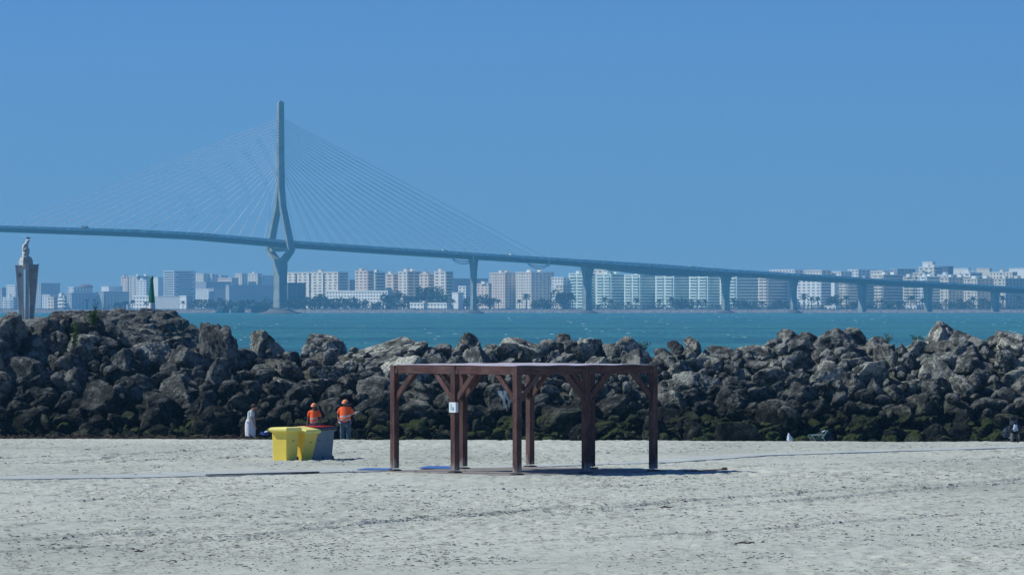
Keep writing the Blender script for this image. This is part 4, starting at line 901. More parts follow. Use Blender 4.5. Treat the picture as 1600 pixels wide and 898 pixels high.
tag(q.build('board_end', MB_DARK), 'row of dark board ends along the near edge of the pale boardwalk', 'board ends', kind='stuff')
w2 = ribbon('boardwalk', [(740, 733), (900, 726), (1160, 711), (1380, 703), (1660, 693)], 1.6, .02, simple('boardwalk_pale2', (.45, .49, .455), .85, .2, 1.0)); tag(w2, kind='structure')
blue = simple('mat_blue', (.05, .15, .42), .8, .4, 5)
for px0, px1, y0, y1, lab in [(652, 712, 730, 734, 'bright blue mat on the pad behind the first pergola bay'), (556, 614, 733, 736, 'faded blue mat left of the pergola on the boardwalk')]:
    x0, ya = px_ground(px0, y1); x1, yb = px_ground(px1, y0); cx, cy = (x0+x1)/2, (ya+yb)/2
    w, l = (x1-x0)/2, (yb-ya)/2; o = MB().loft([[(-w, -l*.6, 0), (w*.8, -l, 0), (w, l*.7, 0), (-w*.5, l, 0)], [(-w, -l*.6, .008), (w*.8, -l, .008), (w, l*.7, .008), (-w*.5, l, .008)]]).build('blue_mat', blue); o.location = (cx, cy, max(PZ+.002, gz(cx, cy)+.024)); tag(o, lab, 'mat', 'blue mats on the boardwalk')
x0, y0 = px_ground(1080, 741); x1, y1 = px_ground(1112, 739)
o = MB().box((0, 0, .03), (1.15, .10, .03)).box((.50, .0, .065), (.12, .14, .03)).build('timber_board', simple('driftwood', (.13, .085, .05), .9, .3, 6)); o.location = ((x0+x1)/2+.1, (y0+y1)/2, gz(x0, y0)+.06); o.rotation_euler = (0, -.05, .15)
tag(o, 'brown timber board lying on the sand right of the pergola', 'board')

# clods of sand thrown up by wheels and feet
q = MB(); DT = ([688, 700, 720, 742, 790, 840, 900], [182, 171.5, 154, 130, 107.5, 91.8, 77.2]); CP = []
for i in range(15000):
    if i < 9000:
        a, b_, c, d, w = TRACKS[i % len(TRACKS)]; x0, y0 = px_ground(a, b_); x1, y1 = px_ground(c, d); L = math.hypot(x1-x0, y1-y0); s_ = random.random()*L
        s_ = round(s_/.19)*.19+random.gauss(0, .03); ux, uy = (x1-x0)/L, (y1-y0)/L; t = -.35*math.sin(s_*.31+a)+random.gauss(0, w*.8); x, y = x0+ux*s_-uy*t, y0+uy*s_+ux*t
        if mn.noise(Vector((s_*.25, a, 0))) < -.12: continue
    else:
        py = 692+210*random.random()**.85; y = float(np.interp(py, *DT)); x = WX(random.uniform(-20, 1620), y)
        if float(mn.noise(Vector((x*.13+11, y*.06, 0))))+.5*float(mn.noise(Vector((x*.6, y*.25, 3)))) < .10: continue
    CP.append((x, y))
CPa = np.array(CP); CZ = sand_height(CPa[:, 0], CPa[:, 1])
for (x, y), z in zip(CP, CZ):
    r = (.007+abs(random.gauss(0, 1))*.010)*(1.25 if y > 120 else 1); a = random.random()*6; k1 = random.uniform(.9, 2.2)
    v = [(x+r*2*math.cos(a+j*1.57)*k1, y+r*1.8*math.sin(a+j*1.57), z-.02) for j in range(4)]
    v2 = [(x+r*1.1*math.cos(a+.3+j*1.57)*k1, y+r*math.sin(a+.3+j*1.57), z+r*random.uniform(.4, .9)) for j in range(4)]
    q.add(v+v2, [(0, 1, 5, 4), (1, 2, 6, 5), (2, 3, 7, 6), (3, 0, 4, 7), (4, 5, 6, 7)])
tag(q.build('sand_clods', beach.data.materials[0]), 'small sand clods along the wheel tracks and footprints', 'sand', kind='stuff')
# debris flecks
q = MB()
for i in range(14000):
    py = random.uniform(692, 900); px = random.uniform(-20, 1620); x, y = WX(px, 1), 0
    # cheap ground solve by table
    d = float(np.interp(py, [688, 700, 720, 742, 790, 840, 900], [182, 171.5, 154, 130, 107.5, 91.8, 77.2])); x = WX(px, d)
    cl = float(fbm(np.array(x*.35+11), np.array(d*.16), 3)); 
    if cl < .02 and random.random() < .86: continue
    r = abs(random.gauss(0, 1))*.014+.007; z = gz(x, d)+random.uniform(.0, .04)
    a = random.random()*6; q.add([(x+r*1.6*math.cos(a), d+r*math.sin(a)*2, z), (x-r*math.sin(a), d+r, z), (x-r*1.6*math.cos(a), d-r*2*math.sin(a), z), (x+r*.2, d, z+r*.4)], [(0, 1, 3), (1, 2, 3), (2, 0, 3)])
tag(q.build('beach_debris', simple('debris_brown', (.10, .08, .06), .95, .4, 9)), 'dark flecks of dry weed and twigs strewn over the sand', 'debris', kind='stuff')
DRK = simple('debris_dark', (.07, .06, .045), .95, .3, 9)
for px, py, w, lab in [(1164, 849, .34, 'dark driftwood stick on the sand at lower right'), (218, 862, .16, 'small dark twig standing in the sand at lower left'), (137, 704, .2, 'dark clump of weed on the sand left of the bins'), (1042, 793, .3, 'dark weed clump on the sand below the pergola right post')]:
    x, y = px_ground(px, py); o = MB().tube((-w/2, 0, .01), (-w*.12, .05, .022), .006, .017, 7).tube((-w*.12, .05, .022), (w*.2, -.05, .015), .017, .014, 7).tube((w*.2, -.05, .015), (w/2, .08, .03), .014, .004, 7).tube((-w*.1, .04, .02), (w*.02, .16, .05), .009, .004, 6).build('driftwood', DRK); o.location = (x, y, gz(x, y)); tag(o, lab, 'driftwood', 'sticks and weed clumps on the sand')
# seaweed line along the foot of the rocks
q = MB()
for i in range(5200):
    px = random.uniform(-20, 620) if random.random() < .82 else random.uniform(620, 1600); y = random.uniform(183.0, 187.3); x = WX(px, y)
    lift = .30*np.interp(px, [-20, 380, 440, 600], [1, 1, .55, .0]); z = gz(x, y)+random.uniform(0, 1)*lift*min(1, (y-182.8)/1.5); r = random.uniform(.03, .09)
    v = [Vector((random.gauss(0, r), random.gauss(0, r), random.gauss(0, r*.4)))+Vector((x, y, z)) for _ in range(4)]; q.add(v, [(0, 1, 2), (0, 2, 3), (0, 3, 1), (1, 3, 2)])
tag(q.build('seaweed', simple('wrack_brown', (.05, .035, .022), .95, .4, 5)), 'dark brown seaweed bank along the foot of the rocks', 'seaweed', kind='stuff')

# ------------------------------------------------------------------ bins
def bin_(loc, rz, body, lid, label, tilt=(0, 0), lidtop=None, lidang=0, red=None):
    r = empty('wheelie_bin', loc, rz, label, 'bin', 'wheeled bins on the sand'); r.rotation_euler = (tilt[0], tilt[1], rz)
    w0, w1, d0, d1, H = .252, .275, .285, .335, 1.0
    MB().loft([[(-w0, -d0, .04), (w0, -d0, .04), (w0, d0-.05, .04), (-w0, d0-.05, .04)], [(-w1, -d1+.02, H*.96), (w1, -d1+.02, H*.96), (w1, d1, H*.96), (-w1, d1, H*.96)], [(-w1, -d1+.02, H), (w1, -d1+.02, H), (w1, d1, H), (-w1, d1, H)]]).build('body', body, r, bevel=.02)
    q = MB(); q.box((0, 0, H-.045), (w1*2+.07, d1*2+.05, .075)); q.build('rim', body, r, bevel=.015)
    lw, ld = w1+.045, d1+.03; L = empty('lid', (0, d1+.01, H+.005)); L.parent = r; L.rotation_euler = (lidang, 0, 0)
    q = MB(); rg = lambda x, y0, y1, z: [(-x, y0, z), (x, y0, z), (x, y1, z), (-x, y1, z)]
    q.loft([rg(lw+.01, -2*ld-.03, .05, -.05), rg(lw+.012, -2*ld-.03, .05, .025), rg(lw-.03, -2*ld+.04, .0, .055), rg(lw-.10, -2*ld+.12, -.08, .065)]).build('lid_shell', lid, L, bevel=.012)
    if red: MB().loft([rg(lw-.035, -2*ld+.045, -.005, .060), rg(lw-.06, -2*ld+.08, -.04, .075)]).build('lid_top', red, L)
    q = MB(); q.tube((-.2, d1+.10, H-.02), (.2, d1+.10, H-.02), .016); q.tube((-.2, d1, H-.02), (-.2, d1+.10, H-.02), .016); q.tube((.2, d1, H-.02), (.2, d1+.10, H-.02), .016); q.build('handle', body, r)
    for s_ in (-1, 1):
        wv = MB().tube((s_*.19, d0-.02, .10), (s_*.235, d0-.02, .10), .095, n=20).build('wheel', MB_DARK, r); 
    q = MB(); q.box((w0+.034, .02, .66), (.006, .07, .03), Matrix.Rotation(.055, 3, 'Y')); q.build('mark', simple('bin_mark', (.22, .20, .07), .7), r)
    return r
yel = simple('bin_yellow', (.90, .70, .10), .45, .07, 2, spec=.4); yel2 = simple('bin_yellow_lid', (.92, .83, .22), .45, .06, 2, spec=.4)
gry = simple('bin_grey', (.15, .215, .25), .45, .1, 2, spec=.4); blk = simple('bin_lid_dark', (.025, .03, .04), .4, .1, 2, spec=.4); redm = simple('bin_lid_red', (.36, .022, .02), .8, .1, 2, spec=.1)
RB = R(-33); V = Vector((.545, .84, 0)); b0 = Vector((WX(446, 153.5), 153.5, 0))
def bl(k, dx=0):
    p = b0+V*k+Vector((dx, 0, 0)); p.z = gz(p.x, p.y)-.075; return p
bin_(bl(0), RB, yel, yel2, 'upright yellow wheeled bin, the front one of four on the sand', tilt=(0, 0))
bin_(bl(.82, -.04), RB, yel, yel2, 'yellow wheeled bin leaning right against the grey bins', tilt=(-.03, .16), lidang=0.05)
bin_(bl(1.52, -.12), RB, gry, blk, 'grey wheeled bin with dark red lid next to the leaning yellow one', red=redm, tilt=(0, .05))
bin_(bl(2.30, -.27), RB-.06, gry, blk, 'grey wheeled bin with dark red lid farthest from the yellow ones', red=redm)

def lump(name, mat, c, rx, ry, rz, parent=None, amp=.28, seed=0):
    bm = bmesh.new(); bmesh.ops.create_icosphere(bm, subdivisions=4, radius=1)
    for v in bm.verts:
        f = 1+amp*mn.noise(v.co*1.7+Vector((seed, 0, 0)))+amp*.5*mn.noise(v.co*4+Vector((0, seed, 0))); v.co = Vector((c[0]+v.co.x*rx*f, c[1]+v.co.y*ry*f, c[2]+max(-.8, v.co.z)*rz*f))
    me = bpy.data.meshes.new(name); bm.to_mesh(me); bm.free(); me.materials.append(mat); me.polygons.foreach_set('use_smooth', [True]*len(me.polygons))
    o = bpy.data.objects.new(name, me); C.objects.link(o); o.parent = parent; return o
# ------------------------------------------------------------------ people
def skin(name, J, E, mat, parent, sub=1, root=0):
    names = list(J); idx = {k: i for i, k in enumerate(names)}
    me = bpy.data.meshes.new(name); me.from_pydata([J[k][:3] for k in names], [(idx[a], idx[b_]) for a, b_ in E], [])
    o = bpy.data.objects.new(name, me); C.objects.link(o); o.parent = parent; me.materials.append(mat)
    md = o.modifiers.new('skin', 'SKIN'); md.use_smooth_shade = True
    if not me.skin_vertices: me.attributes  # layer is created with the modifier
    lay = me.skin_vertices[0] if me.skin_vertices else None
    if lay is None:
        bm = bmesh.new(); bm.from_mesh(me); bm.verts.layers.skin.verify(); bm.to_mesh(me); bm.free(); lay = me.skin_vertices[0]
    for k in names:
        r = J[k][3]; lay.data[idx[k]].radius = (r, r*(J[k][4] if len(J[k]) > 4 else 1)); lay.data[idx[k]].use_root = (idx[k] == root)
    s = o.modifiers.new('sub', 'SUBSURF'); s.levels = sub; s.render_levels = sub
    # bake to a plain mesh
    dg = bpy.context.evaluated_depsgraph_get(); ev = o.evaluated_get(dg); nm = bpy.data.meshes.new_from_object(ev)
    o.modifiers.clear(); o.data = nm; nm.materials.clear(); nm.materials.append(mat); nm.polygons.foreach_set('use_smooth', [True]*len(nm.polygons))
    return o
skin_m = simple('skin_tan', (.34, .19, .13), .6, .08, 8); skin_d = simple('skin_brown', (.16, .085, .06), .6, .08, 8)
def hand(J, E, w, tip_dir, side, tag_):
    """palm and five curled fingers hanging from the wrist joint"""
    wv = Vector(J[w][:3]); t = Vector(tip_dir).normalized(); s_ = Vector(side).normalized(); nrm = t.cross(s_)
    palm = wv+t*.075; J['palm'+tag_] = (*palm, .030); E.append((w, 'palm'+tag_))
    for i, (o_, L) in enumerate([(-.030, .065), (-.010, .078), (.011, .074), (.030, .060)]):
        a = palm+t*.035+s_*o_; b_ = a+t*L*.55+nrm*.012; c = b_+t*L*.35+nrm*.03
        J['f%d%s' % (i, tag_)] = (*a, .012); J['g%d%s' % (i, tag_)] = (*b_, .009); J['h%d%s' % (i, tag_)] = (*c, .008); E += [('palm'+tag_, 'f%d%s' % (i, tag_)), ('f%d%s' % (i, tag_), 'g%d%s' % (i, tag_)), ('g%d%s' % (i, tag_), 'h%d%s' % (i, tag_))]
    th = wv+t*.045-s_*.045; th2 = th+t*.03-s_*.01+nrm*.02; J['t0'+tag_] = (*th, .012); J['t1'+tag_] = (*th2, .010); E += [('palm'+tag_, 't0'+tag_), ('t0'+tag_, 't1'+tag_)]
def head_pts(J, E, neck, hd, tilt):
    """head built from stacked skin joints with nose and ears"""
    h = Vector(hd); up = Vector(tilt).normalized(); fw = Vector((0, -1, 0)); fw = (fw-up*fw.dot(up)).normalized(); rt = fw.cross(up)
    for nm, off, r in (('jaw', -.07*up+.02*fw, .062), ('face', .0*up, .085), ('brow', .055*up-.01*fw, .088), ('top', .105*up-.015*fw, .06)):
        J[nm] = (*(h+off), r)
    E += [(neck, 'jaw'), ('jaw', 'face'), ('face', 'brow'), ('brow', 'top')]
    J['nose'] = (*(h+fw*.098-up*.012), .014); E.append(('face', 'nose'))
    for s_, k in ((-1, 'l'), (1, 'r')): J['ear'+k] = (*(h+rt*.088*s_-up*.005-fw*.01), .018); E.append(('face', 'ear'+k))
    return h, up, fw, rt
def worker(loc, rz, S, label, arms, girth, tool=None, gloves=False, headdir=(0, -.12, 1)):
    p = empty('person', loc, rz, label, 'person'); p.scale = (S, S, S)
    J = {'pel': (0, 0, .96, .135*girth, .8), 'waist': (0, -.02*girth, 1.10, .14*girth, .8), 'chest': (0, 0, 1.30, .15*girth, .75), 'neckb': (0, .01, 1.45, .075), 'neck': (0, -.01, 1.53, .056)}
    E = [('pel', 'waist'), ('waist', 'chest'), ('chest', 'neckb'), ('neckb', 'neck')]
    h, up, fw, rt = head_pts(J, E, 'neck', (0, -.04, 1.63), headdir)
    for s_, k in ((-1, 'L'), (1, 'R')):
        J['sh'+k] = (s_*.19*girth**.5, 0, 1.41, .062); el, wr = arms[k]
        J['el'+k] = (*el, .042); J['wr'+k] = (*wr, .028); E += [('neckb', 'sh'+k), ('sh'+k, 'el'+k), ('el'+k, 'wr'+k)]
        td = (Vector(wr)-Vector(el)).normalized(); hand(J, E, 'wr'+k, td, Vector((0, 1, 0)) if abs(td.y) < .7 else Vector((1, 0, 0)), k)
        J['hip'+k] = (s_*.10*girth**.5, 0, .90, .095); J['kn'+k] = (s_*.12, -.02, .50, .062); J['an'+k] = (s_*.13, .02, .09, .042); J['toe'+k] = (s_*.14, -.15, .035, .032)
        E += [('pel', 'hip'+k), ('hip'+k, 'kn'+k), ('kn'+k, 'an'+k), ('an'+k, 'toe'+k)]
    skin('body', J, E, skin_d, p)
    # shirt
    SJ = {k: (*J[k][:3], J[k][3]+.026, .82) for k in ('waist', 'chest')}; SJ['hem'] = (0, -.02, .90, .165*girth+.01, .88); SJ['waist'] = (0, -.03*girth, 1.10, .168*girth, .85); SJ['neckb'] = (0, .01, 1.445, .085)
    SE = [('hem', 'waist'), ('waist', 'chest'), ('chest', 'neckb')]
    for k in 'LR':
        a, e_ = Vector(J['sh'+k][:3]), Vector(J['el'+k][:3]); SJ['sh'+k] = (*a, .084); SJ['sl'+k] = (*a.lerp(e_, .62), .074); SE += [('neckb', 'sh'+k), ('sh'+k, 'sl'+k)]
    m, n, b = nodes('hivis_orange', .7, .2); tc = N(n, 'ShaderNodeTexCoord').outputs['Object']; sx = N(n, 'ShaderNodeSeparateXYZ'); n.links.new(tc, sx.inputs[0])
    sl_ = N(n, 'ShaderNodeMath', operation='MULTIPLY_ADD'); n.links.new(sx.outputs[0], sl_.inputs[0]); sl_.inputs[1].default_value = -.12; n.links.new(sx.outputs[2], sl_.inputs[2])
    st_ = ramp(n, sl_.outputs[0], [(0, (0, 0, 0)), (.999, (1, 1, 1))]); 
    r_ = N(n, 'ShaderNodeValToRGB'); r_.color_ramp.interpolation = 'CONSTANT'; els = r_.color_ramp.elements
    mpz = N(n, 'ShaderNodeMapRange'); mpz.inputs['From Min'].default_value = .8; mpz.inputs['From Max'].default_value = 1.6; n.links.new(sl_.outputs[0], mpz.inputs['Value']); n.links.new(mpz.outputs[0], r_.inputs[0])
    els[0].position = 0; els[0].color = (0, 0, 0, 1); els[1].position = .24; els[1].color = (1, 1, 1, 1)
    for pz, v in ((.31, 0), (.42, 1), (.49, 0)): e = els.new(pz); e.color = (v, v, v, 1)
    fold = pnoise(n, tc, 9, (1, 1, .6), 3)
    n.links.new(mix(n, r_.outputs[0], ramp(n, fold, [(.3, (.95, .11, .02)), (.7, (1.0, .17, .04))]), (.50, .42, .42)), b.inputs['Base Color']); bump(n, b, fold, .4, .02)
    skin('shirt', SJ, SE, m, p, 2, 1)
    TJ = {'pel': (0, 0, .93, .125*girth, .82)}; TE = []
    for k in 'LR':
        TJ['hip'+k] = (*J['hip'+k][:3], .102*girth**.5); TJ['kn'+k] = (*J['kn'+k][:3], .088); TJ['an'+k] = (*Vector(J['an'+k][:3]).lerp(Vector(J['kn'+k][:3]), .06), .080); TE += [('pel', 'hip'+k), ('hip'+k, 'kn'+k), ('kn'+k, 'an'+k)]
    skin('trousers', TJ, TE, simple('denim_blue', (.07, .12, .17), .85, .4, 9, bmp=.5), p, 2)
    for k in 'LR':
        a = Vector(J['an'+k][:3]); MB().ell((a.x, a.y-.07, .05), .055, .15, .06).build('shoe', MB_DARK, p, True)
    # cap: crown and visor
    Mh = Matrix((rt, -fw, up)).transposed(); capm = simple('cap_orange', (.90, .34, .16), .7, .08, 6)
    q = MB(); q.ell(h+up*.055-fw*.012, .103, .112, .085, Mh, z0=0, nv=8); rs = []
    for zz in (-.002, .010):
        rs.append([h+up*(.055+zz-.3*max(0, yy-.08))+rt*xx+fw*yy for xx, yy in ((-.085, .06), (-.075, .15), (-.035, .185), (.035, .185), (.075, .15), (.085, .06))])
    q.loft(rs); q.build('cap', capm, p, True)
    MB().ell((0, -.085*girth, 1.435), .042, .03, .055).build('neckline', skin_d, p, True)
    MB().box(h+fw*.088+up*.012, (.13, .03, .032), Mh).build('sunglasses', MB_DARK, p)
    if gloves:
        q = MB()
        for k in 'LR':
            wr = Vector(J['wr'+k][:3]); pm = Vector(J['palm'+k][:3])
            gj = {}; ge = []
            gj['w'] = (*wr, .036); gj['p'] = (*pm, .042); ge.append(('w', 'p'))
            for i in range(4):
                for a_, z_ in (('f', 'f'), ('g', 'g'), ('h', 'h')): gj['%s%d' % (a_, i)] = (*J['%s%d%s' % (z_, i, k)][:3], .014)
                ge += [('p', 'f%d' % i), ('f%d' % i, 'g%d' % i), ('g%d' % i, 'h%d' % i)]
            gj['t0'] = (*J['t0'+k][:3], .015); gj['t1'] = (*J['t1'+k][:3], .014); ge += [('p', 't0'), ('t0', 't1')]
            skin('glove', gj, ge, simple('glove_white', (.62, .66, .70), .8, .1), p)
    return p, J
d = 185.6; gy = .93
pw, J1 = worker((WX(540, d), d, WZ(624, d)-1.765), -.35, 1.0, 'person in orange hi-vis shirt, cap and jeans holding litter tongs', dict(L=((-.31, .02, 1.13), (-.16, -.20, .97)), R=((.35, .02, 1.17), (.48, -.22, 1.26))), 1.3, gloves=True, headdir=(0, -.16, 1))
d2 = 186.0
ps, J2 = worker((WX(491, d2), d2, WZ(629.5, d2)-1.765*.93), -.3, .93, 'person in orange hi-vis shirt and cap standing behind the grey bins', dict(L=((-.27, .03, 1.12), (-.27, -.08, .86)), R=((.27, .02, 1.12), (.26, -.10, .87))), 1.0, headdir=(0.02, -.14, 1))
# litter tongs held by the larger worker
tg = empty('litter_tongs', (0, 0, 0), 0, 'long grey litter tongs held across the shirt of the larger worker', 'litter tongs')
base = Vector(pw.location); RZ = Matrix.Rotation(-.35, 3, 'Z'); a = base+RZ @ Vector((-.10, -.30, 1.02)); e = base+RZ @ Vector((.52, -.30, 1.30)); tg.location = a
MB().tube((0, 0, 0), e-a, .012, .010, 8).build('shaft', simple('tongs_grey', (.32, .34, .36), .4, .1, metal=.4), tg); dd = (e-a).normalized()
MB().tube(e-a, (e-a)+dd*.14+Vector((0, 0, .025)), .010, .006).tube(e-a, (e-a)+dd*.14-Vector((0, 0, .02)), .010, .006).build('jaw', MB_GREY, tg)
MB().tube(-dd*.02, -dd*.12, .018).tube(-dd*.10, -dd*.05+Vector((0, 0, -.10)), .012).build('grip', MB_DARK, tg)
bg2 = empty('tool_pouch', base+RZ @ Vector((-.22, -.20, .86)), .2, 'small olive pouch with red strap hanging at the larger worker hip', 'pouch')
MB().loft([[(-.06, -.03, -.06), (.06, -.03, -.06), (.06, .03, -.06), (-.06, .03, -.06)], [(-.08, -.04, .05), (.08, -.04, .05), (.08, .04, .05), (-.08, .04, .05)]]).build('pouch_body', simple('pouch_olive', (.12, .10, .05)), bg2, bevel=.01); MB().tube((-.05, -.02, .05), (.12, .0, .16), .012).build('strap', simple('strap_red', (.5, .06, .04)), bg2)
# woman in white
d = 186.0; wl = empty('person', (WX(392, d), d, WZ(633, d)-1.50), 0, 'person in pale top and long loose white skirt bending her head', 'person')
J = {'pel': (-.02, 0, .90, .13), 'waist': (-.01, 0, 1.03, .11), 'chest': (.01, 0, 1.20, .13), 'neckb': (.06, 0, 1.33, .065), 'neck': (.11, 0, 1.38, .048), 'jaw': (.185, -.01, 1.37, .055), 'face': (.17, 0, 1.43, .08), 'brow': (.15, .0, 1.455, .082), 'nose': (.255, 0, 1.40, .013), 'eara': (.14, -.08, 1.42, .016)}
E = [('pel', 'waist'), ('waist', 'chest'), ('chest', 'neckb'), ('neckb', 'neck'), ('neck', 'face'), ('face', 'jaw'), ('face', 'brow'), ('face', 'nose'), ('face', 'eara')]
for s_, k in ((-1, 'L'), (1, 'R')):
    J['sh'+k] = (.03, s_*.15, 1.28, .052); J['el'+k] = (.06 if k == 'L' else .1, s_*.2, 1.03, .038); J['wr'+k] = ((.15, s_*.17, .80, .026) if k == 'L' else (.30, s_*.10, 1.02, .026)); E += [('neckb', 'sh'+k), ('sh'+k, 'el'+k), ('el'+k, 'wr'+k)]
    hand(J, E, 'wr'+k, Vector(J['wr'+k][:3])-Vector(J['el'+k][:3]), (0, 1, 0), k)
    J['hip'+k] = (-.02, s_*.09, .85, .085); J['kn'+k] = (.04*s_, s_*.10, .47, .055); J['an'+k] = (.09*s_-.02, s_*.1, .07, .036); J['toe'+k] = (.09*s_+.12, s_*.1, .03, .028); E += [('pel', 'hip'+k), ('hip'+k, 'kn'+k), ('kn'+k, 'an'+k), ('an'+k, 'toe'+k)]
skin('body', J, E, skin_m, wl)
SJ = {k: (*J[k][:3], J[k][3]+.025) for k in ('pel', 'waist', 'chest', 'neckb', 'shL', 'shR')}; SE = [('pel', 'waist'), ('waist', 'chest'), ('chest', 'neckb'), ('neckb', 'shL'), ('neckb', 'shR')]
for k in 'LR': SJ['sl'+k] = (*Vector(J['sh'+k][:3]).lerp(Vector(J['el'+k][:3]), .85), .062); SE.append(('sh'+k, 'sl'+k))
skin('shirt', SJ, SE, simple('pale_top', (.50, .60, .60), .8, .08, 8, bmp=.4), wl, 2, 1)
q = MB(); rs = []
for z, r, cx in ((1.0, .15, -.01), (.85, .185, -.02), (.65, .19, -.02), (.45, .175, -.02), (.30, .17, -.02), (.10, .165, -.02)):
    rs.append([(cx+r*(1+.10*math.sin(6.2832*i/36*6+z*3)*(1.1-z))*math.cos(6.2832*i/36), r*.9*(1+.10*math.cos(6.2832*i/36*7)*(1.1-z))*math.sin(6.2832*i/36), z+.03*math.sin(i*.9)*(1-z)) for i in range(36)])
q.loft(rs, cap=False); q.build('skirt', simple('skirt_white', (.66, .70, .72), .8, .12, 10, bmp=.5), wl, True)
hair = MB().ell((.125, .0, 1.475), .105, .098, .085, Matrix.Rotation(.5, 3, 'Y')).ell((.05, 0, 1.46), .05, .05, .05); hair.build('hair', simple('hair_auburn', (.06, .022, .016), .7, .3, 20), wl, True)
# bag on the ground beside her
d = 185; o = lump('bag', simple('bag_blue', (.05, .10, .38), .7, .2), (0, 0, .05), .15, .10, .06, None, .5, 3); o.location = (WX(413, d), d, gz(WX(413, d), d)+.33); tag(o, 'small blue and white bag on the weed left of the bins', 'bag'); o.name = 'blue_bag'
MB().ell((.07, -.04, .11), .10, .06, .035, Matrix.Rotation(-.35, 3, 'Y')).build('flap', wht, o, True)

# ------------------------------------------------------------------ things at the foot of the rocks, right
d = 184.2; x = WX(1234, d); bgp = empty('pale_bag', (x, d, gz(x, d)+.10), 0, 'upright pale blue and white bag standing before the rocks', 'bag')
q = MB(); rs = []
for z, rx, cx in ((0, .095, 0), (.08, .10, 0), (.16, .09, .0), (.24, .05, -.03), (.31, .015, -.04)):
    rs.append([(cx+rx*(1+.15*math.sin(i*1.9+z*20))*math.cos(6.2832*i/20), rx*.8*math.sin(6.2832*i/20), z) for i in range(20)])
q.loft(rs).build('cloth', simple('bag_pale', (.50, .62, .72), .7, .15, 12), bgp, True); MB().tube((-.04, -.075, .02), (-.03, -.06, .2), .018, .01).build('handle', wht, bgp)
x = WX(1279, d); ch = empty('beach_chair', (x, d+.3, gz(x, d+.3)+.08), .25, 'low folding beach chair with green fabric and white arms', 'beach chair')
grc = simple('chair_green', (.012, .075, .055), .7, .15); wf = simple('chair_white', (.30, .42, .38), .5, .05)
MB().box((-.08, 0, .16), (.42, .42, .02), Matrix.Rotation(.25, 3, 'Y')).build('seat', grc, ch); MB().box((.22, 0, .30), (.36, .42, .02), Matrix.Rotation(-.95, 3, 'Y')).build('backrest', grc, ch)
for s_ in (-1, 1):
    MB().tube((-.32, s_*.22, .26), (-.10, s_*.22, .0), .014).build('leg', wf, ch); MB().tube((.10, s_*.22, .24), (.22, s_*.22, 0), .014).build('leg', wf, ch); MB().tube((-.3, s_*.22, .27), (.15, s_*.22, .30), .018).build('armrest', wf, ch)
o = lump('dark_rucksack', simple('navy_cloth', (.015, .025, .045), .8, .2, 8, bmp=.5), (0, 0, .2), .23, .18, .24, None, .35, 5); o.location = (WX(1291, d), d+.5, gz(WX(1291, d), d+.5)+.10); tag(o, 'dark navy rucksack standing behind the green beach chair', 'rucksack')
MB().tube((-.12, -.12, .38), (-.02, -.14, .43), .03, .02).build('strap', wht, o)
# beach cart with fat wheels
d = 181; x = WX(1585, d); ct = empty('beach_cart', (x, d, gz(x, d)), .15, 'loaded dark beach cart with two fat wheels and white bag', 'cart')
for xx in (-.10, .12):
    wv = MB(); pr_ = [(.0, .10), (.03, .17), (.07, .17), (.10, .10)]
    rs = [[(xx-.04+u, r*math.cos(6.2832*i/24), .17+r*math.sin(6.2832*i/24)) for i in range(24)] for u, r in pr_]; w_ = wv.loft(rs).build('wheel', MB_DARK, ct, True)
MB().tube((-.2, 0, .17), (.22, 0, .17), .015).build('axle', MB_GREY, ct)
q = MB(); q.tube((-.12, .05, .2), (-.12, .18, .95), .014).tube((.14, .05, .2), (.14, .18, .95), .014).tube((-.12, .18, .95), (.14, .18, .95), .014).box((.01, .02, .27), (.30, .26, .02)); q.build('frame', MB_DARK, ct)
wb = lump('white_bag', simple('bag_sheen', (.40, .50, .62), .6, .3, 10), (0, -.1, 0), .08, .07, .12, None, .6, 9); wb.location = (x+.02, d-.10, gz(x, d)+.52); tag(wb, 'small white bag tied on the loaded beach cart', 'bag')
wb2 = lump('dark_sack', simple('navy_cloth', (.015, .025, .045)), (0, 0, 0), .20, .15, .24, None, .4, 8); wb2.location = (x+.01, d+.1, gz(x, d)+.52); tag(wb2, 'dark sack stacked on the beach cart behind the white bag', 'sack')
o = lump('slate_bag', simple('slate_cloth', (.03, .05, .07), .8, .3, 8), (0, 0, 0), .13, .12, .19, None, .4, 11); o.location = (WX(1571.5, 183), 183, gz(17, 183)+.33); tag(o, 'slate blue bag leaning on rocks left of the cart', 'bag')

# ragged cloth caught on a rock
d = 189.5; rg_ = empty('ragged_cloth', (WX(785, d), d, WZ(610, d)), 0, 'torn pale blue plastic sheet hanging from rocks behind pergola', 'sheet')
q = MB()
for (x0, w, L, y0) in ((-.12, .07, .38, 0), (-.03, .06, .62, -.05), (.04, .08, .75, -.04), (.09, .05, .50, .03), (.14, .05, .66, .02), (-.19, .05, .22, .02), (-.07, .06, .5, .05)):
    vs = []
    for i in range(7):
        f = i/6; ww = w*(1-.75*f**2); cx = x0+.12*f+.03*math.sin(f*6+x0*30); vs += [(cx-ww/2, y0-.05*math.sin(f*5), -L*f), (cx+ww/2, y0+.03-.05*math.cos(f*5), -L*f)]
    k = len(vs); vs2 = [(a_, b_+.012, c_) for a_, b_, c_ in vs]
    q.add(vs+vs2, [(2*i, 2*i+1, 2*i+3, 2*i+2) for i in range(6)]+[(k+2*i+2, k+2*i+3, k+2*i+1, k+2*i) for i in range(6)])
q.build('strip', simple('plastic_pale', (.68, .74, .72), .6, .3, 8), rg_, True)

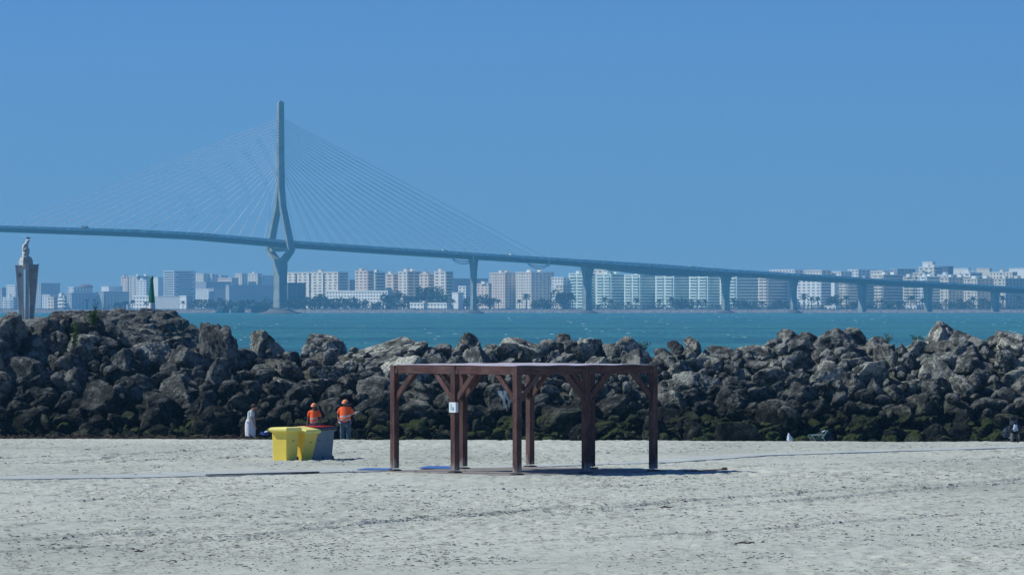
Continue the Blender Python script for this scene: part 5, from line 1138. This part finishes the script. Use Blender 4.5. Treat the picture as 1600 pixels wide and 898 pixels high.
# ------------------------------------------------------------------ plants on the rocks
def plant(px, py, d, h, w, n_st, n_lf, label, mat, name='shrub', leaf=.045):
    r = empty(name, (WX(px, d), d, WZ(py, d)), 0, label, 'plant'); st_ = MB(); lf = MB(); rr = random.Random(px)
    for i in range(n_st):
        a = rr.random()*6.28; tip = Vector((math.cos(a)*w*rr.uniform(.2, 1), math.sin(a)*w*.4, h*rr.uniform(.5, 1))); prev = Vector((0, 0, 0))
        for k in range(1, 6):
            f = k/5; p = tip*f+Vector((math.sin(f*3+i)*.04, 0, .06*math.sin(f*3))); st_.tube(prev, p, .010*(1.2-f), .010*(1-f*.9), 5); prev = p
            for _ in range(n_lf):
                c = p+Vector((rr.gauss(0, .05), rr.gauss(0, .05), rr.gauss(0, .05))); n1 = Vector((rr.gauss(0, 1), rr.gauss(0, 1), rr.gauss(0, 1))).normalized(); t1 = n1.orthogonal().normalized()*leaf*rr.uniform(.6, 1.2); t2 = n1.cross(t1)*.55
                lf.add([c-t1, c-t2, c+t1, c+t2], [(0, 1, 2, 3)])
    st_.build('stem', simple('stem_brown', (.10, .08, .05)), r); lf.build('foliage', mat, r)
leafm = simple('shrub_leaf', (.05, .11, .025), .7, .35, 6); leafy = simple('grass_leaf', (.14, .17, .06), .8, .3, 6)
plant(145, 512, 194.2, .95, .32, 8, 11, 'leafy green shrub growing on the rock crest at left', leafm)
plant(116, 545, 190.0, 1.0, .20, 7, 11, 'trailing green plant between the large boulders at left', leafm)
plant(160, 500, 194.8, 1.15, .55, 5, 1, 'thin bare twiggy bush on the rock crest at left', leafm, 'twiggy_bush', .03)
for px, py, lab in ((1385, 535, 'pale green tuft behind the crest, the wider one'), (1434, 536, 'dark green tuft behind the crest right of the pale one'), (1004, 545, 'thin dry tuft behind the crest right of pergola')):
    py = HZ+(CH-float(core_z(np.array(WX(px, 198.)), np.array(198.)))-.12)/198*F
    plant(px, py, 198.0, .42, .34, 10, 4, lab, leafy if px != 1434 else leafm, 'grass_tuft', .035)

# ------------------------------------------------------------------ air
hz = MB().box((0, 3625, 93), (6200, 7700, 206)).build('haze', None) if False else None
me = bpy.data.meshes.new('haze'); bm = bmesh.new(); bmesh.ops.create_cube(bm, size=1); bm.to_mesh(me); bm.free()
hz = bpy.data.objects.new('haze', me); C.objects.link(hz); hz.scale = (6400, 7700, 206); hz.location = (0, 3650, 97); tag(hz, kind='stuff')
m = bpy.data.materials.new('haze_air'); m.use_nodes = True; n = m.node_tree; n.nodes.clear()
o_ = n.nodes.new('ShaderNodeOutputMaterial'); v = n.nodes.new('ShaderNodeVolumePrincipled'); v.inputs['Density'].default_value = HAZE; v.inputs['Color'].default_value = HAZE_COL; v.inputs['Anisotropy'].default_value = 0.0
n.links.new(v.outputs[0], o_.inputs['Volume']); me.materials.append(m)
